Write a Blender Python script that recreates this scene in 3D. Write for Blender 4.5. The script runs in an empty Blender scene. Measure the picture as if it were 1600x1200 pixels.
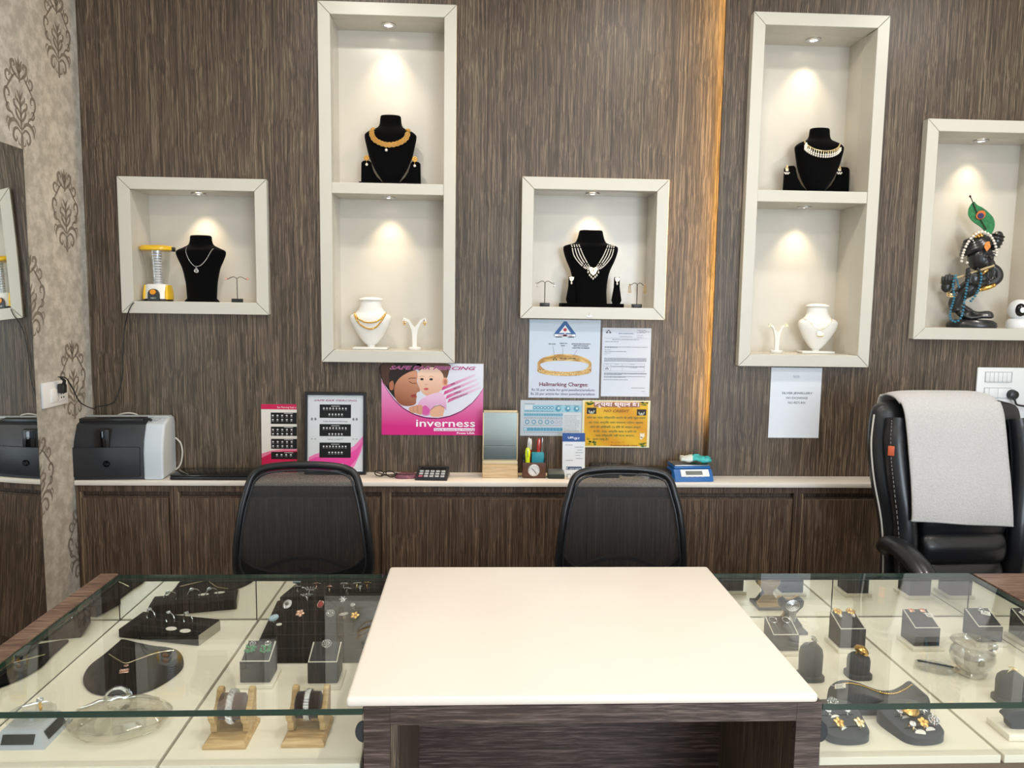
import bpy, bmesh, math, random
from mathutils import Vector, Matrix, Euler
PI = math.pi
random.seed(7)
scene = bpy.context.scene
COL = scene.collection

# ------------------------------------------------------------------ camera
CAM = Vector((0.0, -3.15, 1.47))
YAW, PITCH, ROLL, FPX = 0.0453, 0.1046, 0.01413, 1190.0
_f = Vector((math.sin(YAW)*math.cos(PITCH), math.cos(YAW)*math.cos(PITCH), -math.sin(PITCH)))
_r0 = Vector((math.cos(YAW), -math.sin(YAW), 0)); _u0 = _r0.cross(_f)
_r = _r0*math.cos(ROLL) + _u0*math.sin(ROLL); _u = _u0*math.cos(ROLL) - _r0*math.sin(ROLL)
cd = bpy.data.cameras.new('camera'); cd.sensor_width = 36; cd.lens = 36*FPX/1600; cd.clip_start = 0.02
cam = bpy.data.objects.new('camera', cd); COL.objects.link(cam)
cam.matrix_world = Matrix(((_r.x,_u.x,-_f.x,CAM.x),(_r.y,_u.y,-_f.y,CAM.y),(_r.z,_u.z,-_f.z,CAM.z),(0,0,0,1)))
scene.camera = cam
def ray(px, py): return _r*((px-800)/FPX) - _u*((py-600)/FPX) + _f
def wp(px, py, Y): d = ray(px,py); return CAM + d*((Y-CAM.y)/d.y)      # calibration: point on an upright plane Y
def fp(px, py, Z): d = ray(px,py); return CAM + d*((Z-CAM.z)/d.z)      # calibration: point on a level plane Z

# ------------------------------------------------------------------ light and exposure
vs = scene.view_settings
vs.view_transform = 'Standard'; vs.look = 'None'; vs.gamma = 1; vs.use_curve_mapping = False
vs.exposure = 0.30
scene.cycles.transparent_max_bounces = 20
scene.cycles.max_bounces = 12
scene.cycles.sample_clamp_indirect = 6
w = bpy.data.worlds.new('world'); scene.world = w; w.use_nodes = True
w.node_tree.nodes['Background'].inputs[0].default_value = (0.62,0.75,0.95,1)
w.node_tree.nodes['Background'].inputs[1].default_value = 1.0
CEIL = 2.95
def area(name, loc, rot, sx, sy, power, color, shape='RECTANGLE', parent=None):
    l = bpy.data.lights.new(name, 'AREA'); l.shape = shape; l.size = sx; l.size_y = sy; l.energy = power; l.color = color
    o = bpy.data.objects.new(name, l); COL.objects.link(o); o.location = loc; o.rotation_euler = rot
    if parent: o.parent = parent
    return o
# daylight coming in through the shop front behind the camera
area('daylight', (1.95,-6.38,1.40), (PI/2,0,0), 2.1, 2.2, 110, (0.80,0.90,1.0))
LAMP_W = 8.0      # each ceiling downlight
SPOT_W = 3.7       # each niche spotlight

# ------------------------------------------------------------------ mesh helpers
class MB:
    def __init__(s): s.v=[]; s.f=[]; s.m=[]; s.M=Matrix.Identity(4); s.mi=0
    def add(s, vs, fs):
        b=len(s.v); s.v += [s.M@Vector(p) for p in vs]; s.f += [[b+i for i in f] for f in fs]; s.m += [s.mi]*len(fs); return s
    def bm(s, bm):
        bm.verts.index_update(); s.add([v.co for v in bm.verts], [[v.index for v in f.verts] for f in bm.faces]); bm.free(); return s
    def at(s, loc=(0,0,0), rot=(0,0,0), scale=(1,1,1)):
        s.M = Matrix.Translation(loc)@Euler(rot).to_matrix().to_4x4()@Matrix.Diagonal((*scale,1)); return s
    def box(s, c, d, bev=0, seg=2):
        bm=bmesh.new(); bmesh.ops.create_cube(bm,size=1)
        for v in bm.verts: v.co=Vector((v.co.x*d[0]+c[0],v.co.y*d[1]+c[1],v.co.z*d[2]+c[2]))
        if bev: bmesh.ops.bevel(bm,geom=bm.edges[:],offset=min(bev,min(d)*.49),segments=seg,profile=.5,affect='EDGES')
        return s.bm(bm)
    def b2(s, x0,x1,y0,y1,z0,z1, bev=0, seg=2): return s.box(((x0+x1)/2,(y0+y1)/2,(z0+z1)/2),(abs(x1-x0),abs(y1-y0),abs(z1-z0)),bev,seg)
    def prism(s, pts, a, b, axis='y', bev=0, seg=2):
        def P(p,t): return {'y':(p[0],t,p[1]),'z':(p[0],p[1],t),'x':(t,p[0],p[1])}[axis]
        bm=bmesh.new(); A=[bm.verts.new(P(p,a)) for p in pts]; B=[bm.verts.new(P(p,b)) for p in pts]; n=len(pts)
        bm.faces.new(A); bm.faces.new(B[::-1])
        for i in range(n): bm.faces.new((A[i],B[i],B[(i+1)%n],A[(i+1)%n]))
        bmesh.ops.recalc_face_normals(bm,faces=bm.faces[:])
        if bev:
            es=[e for e in bm.edges if len(e.link_faces)==2 and (len(e.link_faces[0].verts)>4 or len(e.link_faces[1].verts)>4 or n==4)]
            bmesh.ops.bevel(bm,geom=es,offset=bev,segments=seg,profile=.5,affect='EDGES',clamp_overlap=True)
        return s.bm(bm)
    def lathe(s, prof, c=(0,0,0), n=24, sx=1, sy=1, cap=True):
        vs=[];fs=[]
        for r,z in prof:
            for i in range(n): a=2*PI*i/n; vs.append((c[0]+r*sx*math.cos(a),c[1]+r*sy*math.sin(a),c[2]+z))
        for j in range(len(prof)-1):
            for i in range(n): k=(i+1)%n; fs.append((j*n+i,j*n+k,(j+1)*n+k,(j+1)*n+i))
        if cap: fs.append(tuple(range(n))[::-1]); fs.append(tuple((len(prof)-1)*n+i for i in range(n)))
        return s.add(vs,fs)
    def loft(s, secs, n=28, p=2.0, cap=True):
        vs=[];fs=[]
        for z,hw,hd,yo in secs:
            for i in range(n):
                a=2*PI*i/n; c,q=math.cos(a),math.sin(a)
                vs.append((hw*math.copysign(abs(c)**(2/p),c), yo+hd*math.copysign(abs(q)**(2/p),q), z))
        for j in range(len(secs)-1):
            for i in range(n): k=(i+1)%n; fs.append((j*n+i,j*n+k,(j+1)*n+k,(j+1)*n+i))
        if cap: fs.append(tuple(range(n))[::-1]); fs.append(tuple((len(secs)-1)*n+i for i in range(n)))
        return s.add(vs,fs)
    def tube(s, path, r, n=8, closed=False, flat=1.0):
        P=[Vector(p) for p in path]; N=len(P); vs=[];fs=[]; up=None
        for i in range(N):
            a=P[i-1] if (i>0 or closed) else P[i]; b=P[(i+1)%N] if (i<N-1 or closed) else P[i]
            t=(b-a); t=t.normalized() if t.length>1e-9 else Vector((0,0,1))
            if up is None: up=Vector((0,0,1)) if abs(t.z)<.9 else Vector((0,1,0))
            x=t.cross(up); x=x.normalized() if x.length>1e-6 else Vector((1,0,0)); up=x.cross(t).normalized()
            rr=r[i] if isinstance(r,(list,tuple)) else r
            for k in range(n):
                q=2*PI*k/n; vs.append(P[i]+x*(rr*math.cos(q))+up*(rr*flat*math.sin(q)))
        for i in range(N if closed else N-1):
            j=(i+1)%N
            for k in range(n): l=(k+1)%n; fs.append((i*n+k,i*n+l,j*n+l,j*n+k))
        if not closed: fs.append(tuple(range(n))[::-1]); fs.append(tuple((N-1)*n+k for k in range(n)))
        return s.add(vs,fs)
    def sph(s, c, r, u=12, v=8):
        r=r if isinstance(r,(list,tuple)) else (r,r,r)
        vs=[(c[0],c[1],c[2]-r[2])];fs=[]
        for j in range(1,v):
            t=-PI/2+PI*j/v
            for i in range(u): a=2*PI*i/u; vs.append((c[0]+r[0]*math.cos(t)*math.cos(a),c[1]+r[1]*math.cos(t)*math.sin(a),c[2]+r[2]*math.sin(t)))
        vs.append((c[0],c[1],c[2]+r[2])); L=len(vs)-1
        for i in range(u):
            k=(i+1)%u; fs.append((0,1+k,1+i)); fs.append((L,1+(v-2)*u+i,1+(v-2)*u+k))
            for j in range(v-2): a=1+j*u; fs.append((a+i,a+k,a+u+k,a+u+i))
        return s.add(vs,fs)
    def torus(s, c, R, r, ax='z', n=24, m=8, flat=1.0, a0=0, a1=2*PI, sc=(1,1)):
        full=abs(a1-a0-2*PI)<1e-6; path=[]
        for i in range(n if full else n+1):
            a=a0+(a1-a0)*i/n; x,y=R*sc[0]*math.cos(a),R*sc[1]*math.sin(a)
            path.append({'z':(c[0]+x,c[1]+y,c[2]),'y':(c[0]+x,c[1],c[2]+y),'x':(c[0],c[1]+x,c[2]+y)}[ax])
        return s.tube(path,r,m,full,flat)
    def build(s, name, mat, parent=None, smooth=40, loc=None, rot=None):
        me=bpy.data.meshes.new(name); me.from_pydata([tuple(v) for v in s.v],[],s.f)
        mats=mat if isinstance(mat,(list,tuple)) else [mat]
        for m in mats: me.materials.append(m)
        if len(mats)>1:
            for p,i in zip(me.polygons,s.m): p.material_index=i
        bm=bmesh.new(); bm.from_mesh(me); bmesh.ops.recalc_face_normals(bm,faces=bm.faces[:]); bm.to_mesh(me); bm.free()
        if smooth:
            me.polygons.foreach_set('use_smooth',[True]*len(me.polygons))
            me.set_sharp_from_angle(angle=math.radians(smooth))
        me.update()
        o=bpy.data.objects.new(name,me); COL.objects.link(o)
        if parent: o.parent=parent
        if loc is not None: o.location=loc
        if rot is not None: o.rotation_euler=rot
        return o
def tag(o,label,cat,group=None):
    o['label']=label; o['category']=cat
    if group: o['group']=group
    return o
def thing(name,label,cat,loc=(0,0,0),rot=(0,0,0),group=None):
    o=bpy.data.objects.new(name,None); COL.objects.link(o); o.location=loc; o.rotation_euler=rot; o.empty_display_size=.05
    return tag(o,label,cat,group)
def struct(o): o['kind']='structure'; return o
def spline(pts,k=6,closed=False):
    P=[Vector(p) for p in pts]; n=len(P); out=[]
    for i in range(n if closed else n-1):
        if closed: a,b,c,d=P[i-1],P[i],P[(i+1)%n],P[(i+2)%n]
        else: a,b,c,d=P[max(i-1,0)],P[i],P[i+1],P[min(i+2,n-1)]
        for j in range(k):
            t=j/k; out.append(.5*((2*b)+(c-a)*t+(2*a-5*b+4*c-d)*t*t+(3*b-a-3*c+d)*t**3))
    if not closed: out.append(P[-1])
    return out
def remesh(o, voxel, smooth=2):
    m=o.modifiers.new('r','REMESH'); m.mode='VOXEL'; m.voxel_size=voxel; m.use_smooth_shade=True
    if smooth: k=o.modifiers.new('s','SMOOTH'); k.iterations=smooth; k.factor=.5
    dg=bpy.context.evaluated_depsgraph_get(); me=bpy.data.meshes.new_from_object(o.evaluated_get(dg))
    o.modifiers.clear(); me.name=o.data.name; o.data=me
    me.polygons.foreach_set('use_smooth',[True]*len(me.polygons)); return o

# ------------------------------------------------------------------ materials
def srgb(r,g,b): return tuple((c/12.92 if c<=.04045 else ((c+.055)/1.055)**2.4) for c in (r/255,g/255,b/255))+(1,)
def new(name):
    m=bpy.data.materials.new(name); m.use_nodes=True; nt=m.node_tree; return m,nt,nt.nodes['Principled BSDF']
def lk(nt,a,b): nt.links.new(a,b)
def mat(name,col,rough=.5,metal=0,spec=.5,noise=0,nscale=30,bump=0,bscale=200,coat=0,sheen=0,emit=None,es=1,trans=0):
    m,nt,p=new(name)
    col=col if len(col)==4 else (*col,1)
    p.inputs['Base Color'].default_value=col; p.inputs['Roughness'].default_value=rough; p.inputs['Metallic'].default_value=metal
    p.inputs['Specular IOR Level'].default_value=spec; p.inputs['Coat Weight'].default_value=coat; p.inputs['Sheen Weight'].default_value=sheen
    if trans: p.inputs['Transmission Weight'].default_value=trans
    tc=nt.nodes.new('ShaderNodeTexCoord')
    if noise:
        n=nt.nodes.new('ShaderNodeTexNoise'); n.inputs['Scale'].default_value=nscale; n.inputs['Detail'].default_value=4
        lk(nt,tc.outputs['Object'],n.inputs['Vector'])
        r=nt.nodes.new('ShaderNodeValToRGB'); r.color_ramp.elements[0].position=.3; r.color_ramp.elements[1].position=.7
        r.color_ramp.elements[0].color=tuple(c*(1-noise) for c in col[:3])+(1,); r.color_ramp.elements[1].color=tuple(min(1,c*(1+noise)) for c in col[:3])+(1,)
        lk(nt,n.outputs['Fac'],r.inputs['Fac']); lk(nt,r.outputs['Color'],p.inputs['Base Color'])
    if bump:
        n=nt.nodes.new('ShaderNodeTexNoise'); n.inputs['Scale'].default_value=bscale; n.inputs['Detail'].default_value=3
        lk(nt,tc.outputs['Object'],n.inputs['Vector']); b=nt.nodes.new('ShaderNodeBump'); b.inputs['Strength'].default_value=bump; b.inputs['Distance'].default_value=.002
        lk(nt,n.outputs['Fac'],b.inputs['Height']); lk(nt,b.outputs['Normal'],p.inputs['Normal'])
    if emit: p.inputs['Emission Color'].default_value=(*emit[:3],1); p.inputs['Emission Strength'].default_value=es
    return m
def wood(name,axis,dark,mid,light,across=150,along=5,rough=.42,seed=0.0):
    m,nt,p=new(name); N=nt.nodes.new
    g=N('ShaderNodeNewGeometry'); 
    # slow wobble so the streaks wander a little
    wob=N('ShaderNodeTexNoise'); wob.inputs['Scale'].default_value=5; wob.inputs['Detail'].default_value=2; lk(nt,g.outputs['Position'],wob.inputs['Vector'])
    ws=N('ShaderNodeVectorMath'); ws.operation='SCALE'; ws.inputs['Scale'].default_value=.012; lk(nt,wob.outputs['Color'],ws.inputs[0])
    ad=N('ShaderNodeVectorMath'); lk(nt,g.outputs['Position'],ad.inputs[0]); lk(nt,ws.outputs[0],ad.inputs[1])
    def layer(a,b,det,off,rg=.6):
        mp=N('ShaderNodeMapping'); s=[a,a,a]; s['xyz'.index(axis)]=b; mp.inputs['Scale'].default_value=s; mp.inputs['Location'].default_value=(off,off*1.7+seed,off*.3)
        lk(nt,ad.outputs[0],mp.inputs['Vector']); n=N('ShaderNodeTexNoise'); n.inputs['Scale'].default_value=1; n.inputs['Detail'].default_value=det; n.inputs['Roughness'].default_value=rg
        lk(nt,mp.outputs[0],n.inputs['Vector']); return n.outputs['Fac']
    def math_(op,a,b):
        k=N('ShaderNodeMath'); k.operation=op
        for i,x in enumerate((a,b)):
            if isinstance(x,(int,float)): k.inputs[i].default_value=x
            else: lk(nt,x,k.inputs[i])
        return k.outputs[0]
    A=layer(across,along,4,0); B=layer(across*2.6,along*2.2,2,5.3); C=layer(across*.22,along*.5,3,9.1)
    v=math_('ADD',math_('MULTIPLY',A,.46),math_('ADD',math_('MULTIPLY',B,.42),math_('MULTIPLY',C,.12)))
    r=N('ShaderNodeValToRGB'); e=r.color_ramp.elements; e[0].position=.33; e[0].color=dark; e[1].position=.49; e[1].color=mid
    x=e.new(.60); x.color=light; x=e.new(.68); x.color=tuple(min(1,c*1.45) for c in light[:3])+(1,)
    lk(nt,v,r.inputs['Fac']); lk(nt,r.outputs['Color'],p.inputs['Base Color'])
    bp=N('ShaderNodeBump'); bp.inputs['Strength'].default_value=.25; bp.inputs['Distance'].default_value=.001; lk(nt,v,bp.inputs['Height']); lk(nt,bp.outputs['Normal'],p.inputs['Normal'])
    p.inputs['Roughness'].default_value=rough; p.inputs['Specular IOR Level'].default_value=.45
    return m
def thin_glass(name,tint,base=.04,rough=0.0,gloss=(1,1,1,1)):
    m=bpy.data.materials.new(name); m.use_nodes=True; nt=m.node_tree; N=nt.nodes.new; nt.nodes.remove(nt.nodes['Principled BSDF'])
    out=nt.nodes['Material Output']
    lw=N('ShaderNodeLayerWeight'); lw.inputs['Blend'].default_value=.5
    pw=N('ShaderNodeMath'); pw.operation='POWER'; pw.inputs[1].default_value=5; lk(nt,lw.outputs['Facing'],pw.inputs[0])
    ma=N('ShaderNodeMath'); ma.operation='MULTIPLY_ADD'; ma.inputs[1].default_value=1-base; ma.inputs[2].default_value=base; lk(nt,pw.outputs[0],ma.inputs[0])
    t=N('ShaderNodeBsdfTransparent'); t.inputs['Color'].default_value=(*tint,1)
    g=N('ShaderNodeBsdfGlossy'); g.inputs['Roughness'].default_value=rough; g.inputs['Color'].default_value=gloss
    mx=N('ShaderNodeMixShader'); lk(nt,ma.outputs[0],mx.inputs[0]); lk(nt,t.outputs[0],mx.inputs[1]); lk(nt,g.outputs[0],mx.inputs[2]); lk(nt,mx.outputs[0],out.inputs[0])
    return m
D0,D1,D2=srgb(35,28,21),srgb(71,59,47),srgb(130,113,94)
WV=wood('wall_laminate','z',D0,D1,D2,across=270,along=2.8)
WX=wood('counter_laminate_x','x',srgb(32,22,21),srgb(64,50,46),srgb(108,93,87),across=170,along=7,rough=.4)
WY=wood('ledge_laminate','x',srgb(58,40,32),srgb(104,80,66),srgb(150,122,104),across=170,along=9,rough=.38,seed=3)
WC=wood('cabinet_laminate','z',srgb(38,28,21),srgb(74,57,45),srgb(126,104,85),across=230,along=2.8,seed=8)
WG=wood('golden_oak','x',srgb(164,132,86),srgb(190,158,108),srgb(206,178,130),across=90,along=8,rough=.45)
WGy=wood('pale_oak','x',srgb(178,148,108),srgb(200,172,132),srgb(216,192,156),across=120,along=6,rough=.5)
WHITE=mat('white_laminate',srgb(211,205,192),.22,noise=.015,nscale=6)
FRAME=mat('niche_frame_paint',srgb(206,202,190),.35,noise=.015,nscale=8)
TOP=mat('white_solid_surface',srgb(236,227,216),.42,noise=.012,nscale=5,coat=.1)
SHELFM=mat('cream_shelf',srgb(236,230,212),.35,noise=.01,nscale=9)
VELVET=mat('black_velvet',(.0035,.0033,.0035),1,spec=.02,sheen=.04,bump=.2,bscale=900)
GVELVET=mat('grey_velvet',srgb(70,72,76),.95,spec=.1,sheen=.25,noise=.08,nscale=60,bump=.3,bscale=700)
BVELVET=mat('dark_grey_leatherette',srgb(46,47,50),.6,spec=.3,bump=.25,bscale=800)
BROWNV=mat('brown_velvet',srgb(92,74,66),.95,spec=.1,sheen=.3,noise=.1,nscale=50)
DBROWNV=mat('dark_brown_velvet',srgb(38,28,26),.95,spec=.1,sheen=.2,noise=.1,nscale=50)
GOLD=mat('gold',(.85,.53,.16),.24,1,noise=.06,nscale=300)
GOLDL=mat('pale_gold',(1.0,.80,.48),.22,1,noise=.06,nscale=300)
ROSE=mat('rose_gold',(.95,.62,.48),.25,1)
SILVER=mat('silver',(.88,.88,.90),.18,1,bump=.1,bscale=900)
DIAM=mat('diamond_pave',(.88,.88,.89),.14,1,noise=.25,nscale=500,bump=1.0,bscale=650)
PEARL=mat('pearl',srgb(240,232,220),.22,coat=.5)
RUBY=mat('ruby',(.35,.01,.015),.1,coat=1); EMERALD=mat('green_stone',srgb(70,150,100),.15,coat=1,noise=.3,nscale=900); AQUA=mat('blue_stone',srgb(176,204,222),.12,coat=1,noise=.3,nscale=700)
BLACKP=mat('black_plastic',(.012,.012,.013),.35); BLACKM=mat('black_matt',(.01,.01,.011),.75,spec=.25)
BLACKG=mat('black_gloss',(.004,.004,.005),.08)
WPL=mat('white_plastic',srgb(228,230,232),.35); GPL=mat('grey_plastic',srgb(176,182,186),.4); LGPL=mat('pale_grey_plastic',srgb(196,204,212),.4); DGP=mat('charcoal_plastic',srgb(38,41,46),.4,bump=.15,bscale=900)
WPAINT=mat('white_resin',srgb(232,230,224),.4)
STEEL=mat('steel',(.62,.62,.63),.3,1); CHROME=mat('chrome',(.85,.85,.86),.08,1); DMETAL=mat('dark_bronze_wire',(.06,.05,.045),.35,.8)
MIRROR=mat('mirror_silvering',(.90,.93,.91),.015,1); MIRRORG=mat('aged_mirror',(.84,.85,.82),.02,1)
GLASS=thin_glass('clear_glass',(.977,.986,.976)); GEDGE=mat('glass_edge_green',srgb(22,52,42),.12,spec=.7)
ACRYL=thin_glass('clear_acrylic',(.94,.945,.935),.07,.03); WRAP=thin_glass('crinkled_clear_film',(.86,.845,.80),.14,.05)
JARG=thin_glass('cloudy_glass',(.86,.86,.85),.16,.06)
LEATHER=mat('black_leather',(.012,.013,.016),.32,bump=.15,bscale=350,coat=.15)
PAPER=mat('white_paper',srgb(226,232,240),.6)
YEL=mat('yellow_plastic',srgb(236,190,40),.3); ORANGE=mat('orange_plastic',srgb(235,150,30),.35); TEAL=mat('teal_plastic',srgb(30,140,160),.4); BLUE=mat('blue_plastic',srgb(30,100,170),.35)
RED=mat('red_plastic',srgb(205,50,45),.35); NEON=mat('neon_yellow',srgb(215,235,40),.35); BROWNB=mat('brown_leatherette',srgb(92,58,44),.45,noise=.12,nscale=25)
BULB=mat('bulb_glow',(1,.95,.85),.4,emit=(1,.93,.8),es=9)
LAMPG=mat('ceiling_lamp_glow',(1,.97,.92),.4,emit=(1,.95,.88),es=10)
RUBBER=mat('cable_black',(.015,.015,.016),.5); CABLEW=mat('cable_pale',srgb(205,200,190),.5)
PLASTER=mat('plaster',srgb(225,222,214),.85,noise=.02,nscale=12); FLOORM=mat('floor_tile',srgb(190,182,170),.25,noise=.08,nscale=4)
# printed colour comes from a colour layer on the print's own mesh
PRINT,_nt,_p=new('print_ink'); _a=_nt.nodes.new('ShaderNodeAttribute'); _a.attribute_name='Col'; lk(_nt,_a.outputs['Color'],_p.inputs['Base Color']); _p.inputs['Roughness'].default_value=.45; _p.inputs['Specular IOR Level'].default_value=.3
# wallpaper: mottled grey
WALLP,_nt,_p=new('mottled_wallpaper'); _g=_nt.nodes.new('ShaderNodeNewGeometry'); _n=_nt.nodes.new('ShaderNodeTexNoise'); _n.inputs['Scale'].default_value=22; _n.inputs['Detail'].default_value=8; _n.inputs['Roughness'].default_value=.7
lk(_nt,_g.outputs['Position'],_n.inputs['Vector']); _r2=_nt.nodes.new('ShaderNodeValToRGB'); _e=_r2.color_ramp.elements; _e[0].position=.42; _e[0].color=srgb(162,158,151); _e[1].position=.62; _e[1].color=srgb(194,190,183)
lk(_nt,_n.outputs['Fac'],_r2.inputs['Fac']); lk(_nt,_r2.outputs['Color'],_p.inputs['Base Color']); _p.inputs['Roughness'].default_value=.6
MOTIF=mat('damask_ink',srgb(124,117,108),.45,noise=.1,nscale=60)
# woven chair mesh: open weave with real gaps
def weave(name,k=1600.0,th=.46):
    m=bpy.data.materials.new(name); m.use_nodes=True; nt=m.node_tree; N=nt.nodes.new; p=nt.nodes['Principled BSDF']; out=nt.nodes['Material Output']
    p.inputs['Base Color'].default_value=(.012,.012,.013,1); p.inputs['Roughness'].default_value=.7
    tc=N('ShaderNodeTexCoord'); sx=N('ShaderNodeSeparateXYZ'); lk(nt,tc.outputs['Object'],sx.inputs[0])
    def s(sock,ph):
        a=N('ShaderNodeMath'); a.operation='MULTIPLY_ADD'; a.inputs[1].default_value=k; a.inputs[2].default_value=ph; lk(nt,sock,a.inputs[0]); b=N('ShaderNodeMath'); b.operation='SINE'; lk(nt,a.outputs[0],b.inputs[0]); return b.outputs[0]
    mu=N('ShaderNodeMath'); mu.operation='MULTIPLY'; lk(nt,s(sx.outputs['X'],0),mu.inputs[0]); lk(nt,s(sx.outputs['Z'],.6),mu.inputs[1])
    gt=N('ShaderNodeMath'); gt.operation='GREATER_THAN'; gt.inputs[1].default_value=th; lk(nt,mu.outputs[0],gt.inputs[0])
    t=N('ShaderNodeBsdfTransparent'); mx=N('ShaderNodeMixShader'); lk(nt,gt.outputs[0],mx.inputs[0]); lk(nt,p.outputs[0],mx.inputs[1]); lk(nt,t.outputs[0],mx.inputs[2]); lk(nt,mx.outputs[0],out.inputs[0])
    return m
WEAVE=weave('chair_mesh')

# ------------------------------------------------------------------ flat print
def textgeo(s,size,align='LEFT',shear=0,bold=0,sx=1.0):
    c=bpy.data.curves.new('t','FONT'); c.body=s; c.size=size; c.align_x=align; c.align_y='BOTTOM_BASELINE'; c.shear=shear; c.offset=bold*size; c.resolution_u=2
    o=bpy.data.objects.new('t',c); COL.objects.link(o); dg=bpy.context.evaluated_depsgraph_get(); dg.update()
    me=bpy.data.meshes.new_from_object(o.evaluated_get(dg)); vs=[(v.co.x*sx,v.co.y) for v in me.vertices]; fs=[list(p.vertices) for p in me.polygons]
    bpy.data.objects.remove(o); bpy.data.curves.remove(c); bpy.data.meshes.remove(me); return vs,fs
class Sheet:
    """a flat printed sheet; local x right, z up, facing -y; origin at its lower left corner"""
    def __init__(s,w,h,t=.0006): s.w,s.h,s.t=w,h,t; s.parts={}; s.k=1
    def raw(s,part,vs,fs,col,layer):
        d=s.parts.setdefault(part,([],[],[])); b=len(d[0]); y=-s.t-.00025*layer
        for x,z in vs:
            d[0].append((x,y,z)); c=col(x/s.w,z/s.h) if callable(col) else col; d[2].append(c if len(c)==4 else (*c,1))
        d[1].extend([[b+i for i in f] for f in fs])
    def poly(s,part,pts,col,layer=1,smooth=0):
        P=[(u*s.w,v*s.h) for u,v in pts]
        if smooth: P=[(p.x,p.y) for p in spline([(x,y,0) for x,y in P],smooth,True)]
        s.raw(part,P,[list(range(len(P)))],col,layer)
    def rect(s,part,u0,v0,u1,v1,col,layer=1,nx=1,nz=1):
        vs=[((u0+(u1-u0)*i/nx)*s.w,(v0+(v1-v0)*j/nz)*s.h) for j in range(nz+1) for i in range(nx+1)]
        s.raw(part,vs,[[j*(nx+1)+i,j*(nx+1)+i+1,(j+1)*(nx+1)+i+1,(j+1)*(nx+1)+i] for j in range(nz) for i in range(nx)],col,layer)
    def ell(s,part,u,v,ru,col,layer=1,rv=None,n=20,inner=0,a0=0,a1=2*PI):
        X,Z=u*s.w,v*s.h; rx=ru*s.w; rz=rx if rv is None else rv*s.h; full=a1-a0>6.28
        A=[a0+(a1-a0)*i/n for i in range(n if full else n+1)]
        o=[(X+rx*math.cos(a),Z+rz*math.sin(a)) for a in A]
        if not inner: s.raw(part,o if full else [(X,Z)]+o,[list(range(len(o)+(0 if full else 1)))],col,layer)
        else:
            i_=[(X+rx*inner*math.cos(a),Z+rz*inner*math.sin(a)) for a in A]; m=len(o)
            s.raw(part,o+i_,[[i,(i+1)%m,m+(i+1)%m,m+i] for i in range(m if full else m-1)],col,layer)
    def line(s,part,pts,wd,col,layer=2):
        P=[Vector((u*s.w,v*s.h,0)) for u,v in pts]; L=[];R=[]
        for i,p in enumerate(P):
            t=(P[min(i+1,len(P)-1)]-P[max(i-1,0)]).normalized(); n=Vector((-t.y,t.x,0))*(wd[i] if isinstance(wd,list) else wd)/2; L.append(p+n); R.append(p-n)
        m=len(P); s.raw(part,[(p.x,p.y) for p in L+R],[[i,i+1,m+i+1,m+i] for i in range(m-1)],col,layer)
    def text(s,part,txt,u,v,size,col,align='LEFT',shear=0,bold=0,layer=3,fit=None,rot=0):
        vs,fs=textgeo(txt,size,align,shear,bold)
        if not vs: return
        xs=[p[0] for p in vs]; k=1
        if fit: k=fit*s.w/max(1e-6,max(xs)-min(xs))
        c,q=math.cos(rot),math.sin(rot)
        s.n=getattr(s,'n',0)+1
        s.raw((part,s.n),[(u*s.w+x*k*c-z*q,v*s.h+x*k*q+z*c) for x,z in vs],fs,col,layer)
    def greek(s,part,u0,u1,v,hh,col,layer=2,fill=.55):
        u=u0; part='fine_print'
        while u<u1:
            wd=random.uniform(.012,.05)*min(1,(u1-u0)*3); e=min(u+wd,u1)
            s.rect(part,u,v,e,v+hh,col,layer); u=e+.009
    def build(s,root):
        for n,(v,f,c) in s.parts.items():
            n=n if isinstance(n,str) else n[0]
            me=bpy.data.meshes.new(n); me.from_pydata(v,[],f); me.materials.append(PRINT)
            a=me.color_attributes.new('Col','FLOAT_COLOR','POINT'); a.data.foreach_set('color',[x for q in c for x in q])
            bm=bmesh.new(); bm.from_mesh(me); bmesh.ops.recalc_face_normals(bm,faces=bm.faces[:])
            for fc in bm.faces:
                if fc.normal.y>0: fc.normal_flip()
            bm.to_mesh(me); bm.free()
            o=bpy.data.objects.new(n,me); COL.objects.link(o); o.parent=root
            if n in ('picture','fine_print'): o['kind']='stuff'
# ================================================================== the setting
XL, XR, YF = -1.562, 3.2, -6.4
struct(MB().b2(XL-.1,XR+.1,YF-.1,.4,-.05,0).build('floor',FLOORM))
struct(MB().b2(XL-.1,XR+.1,YF-.1,.4,CEIL,CEIL+.08).build('ceiling',PLASTER))
wall_left=struct(MB().b2(XL-.1,XL,YF,.3,0,CEIL).build('wall_left',WALLP))
struct(MB().b2(XR,XR+.1,YF,.3,0,CEIL).build('wall_right',PLASTER))
m=MB(); m.b2(XL,-1.25,YF-.1,YF,0,CEIL); m.b2(3.05,XR,YF-.1,YF,0,CEIL); m.b2(-1.25,3.05,YF-.1,YF,2.55,CEIL); m.b2(-1.25,3.05,YF-.1,YF,0,.15)
struct(m.build('wall_front',PLASTER))
win=MB(); 
for x in (-1.25,-.18,.9,1.97,3.01): win.b2(x,x+.04,YF-.08,YF-.02,.15,2.55)
win.b2(-1.25,3.05,YF-.08,YF-.02,.15,.2); win.b2(-1.25,3.05,YF-.08,YF-.02,2.5,2.55)
win=struct(win.build('window_1',STEEL))
for x in (-1.21,-.14,.94,2.01): MB().b2(x,x+1.0,YF-.055,YF-.045,.2,2.5).build('pane',GLASS,win)

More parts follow.
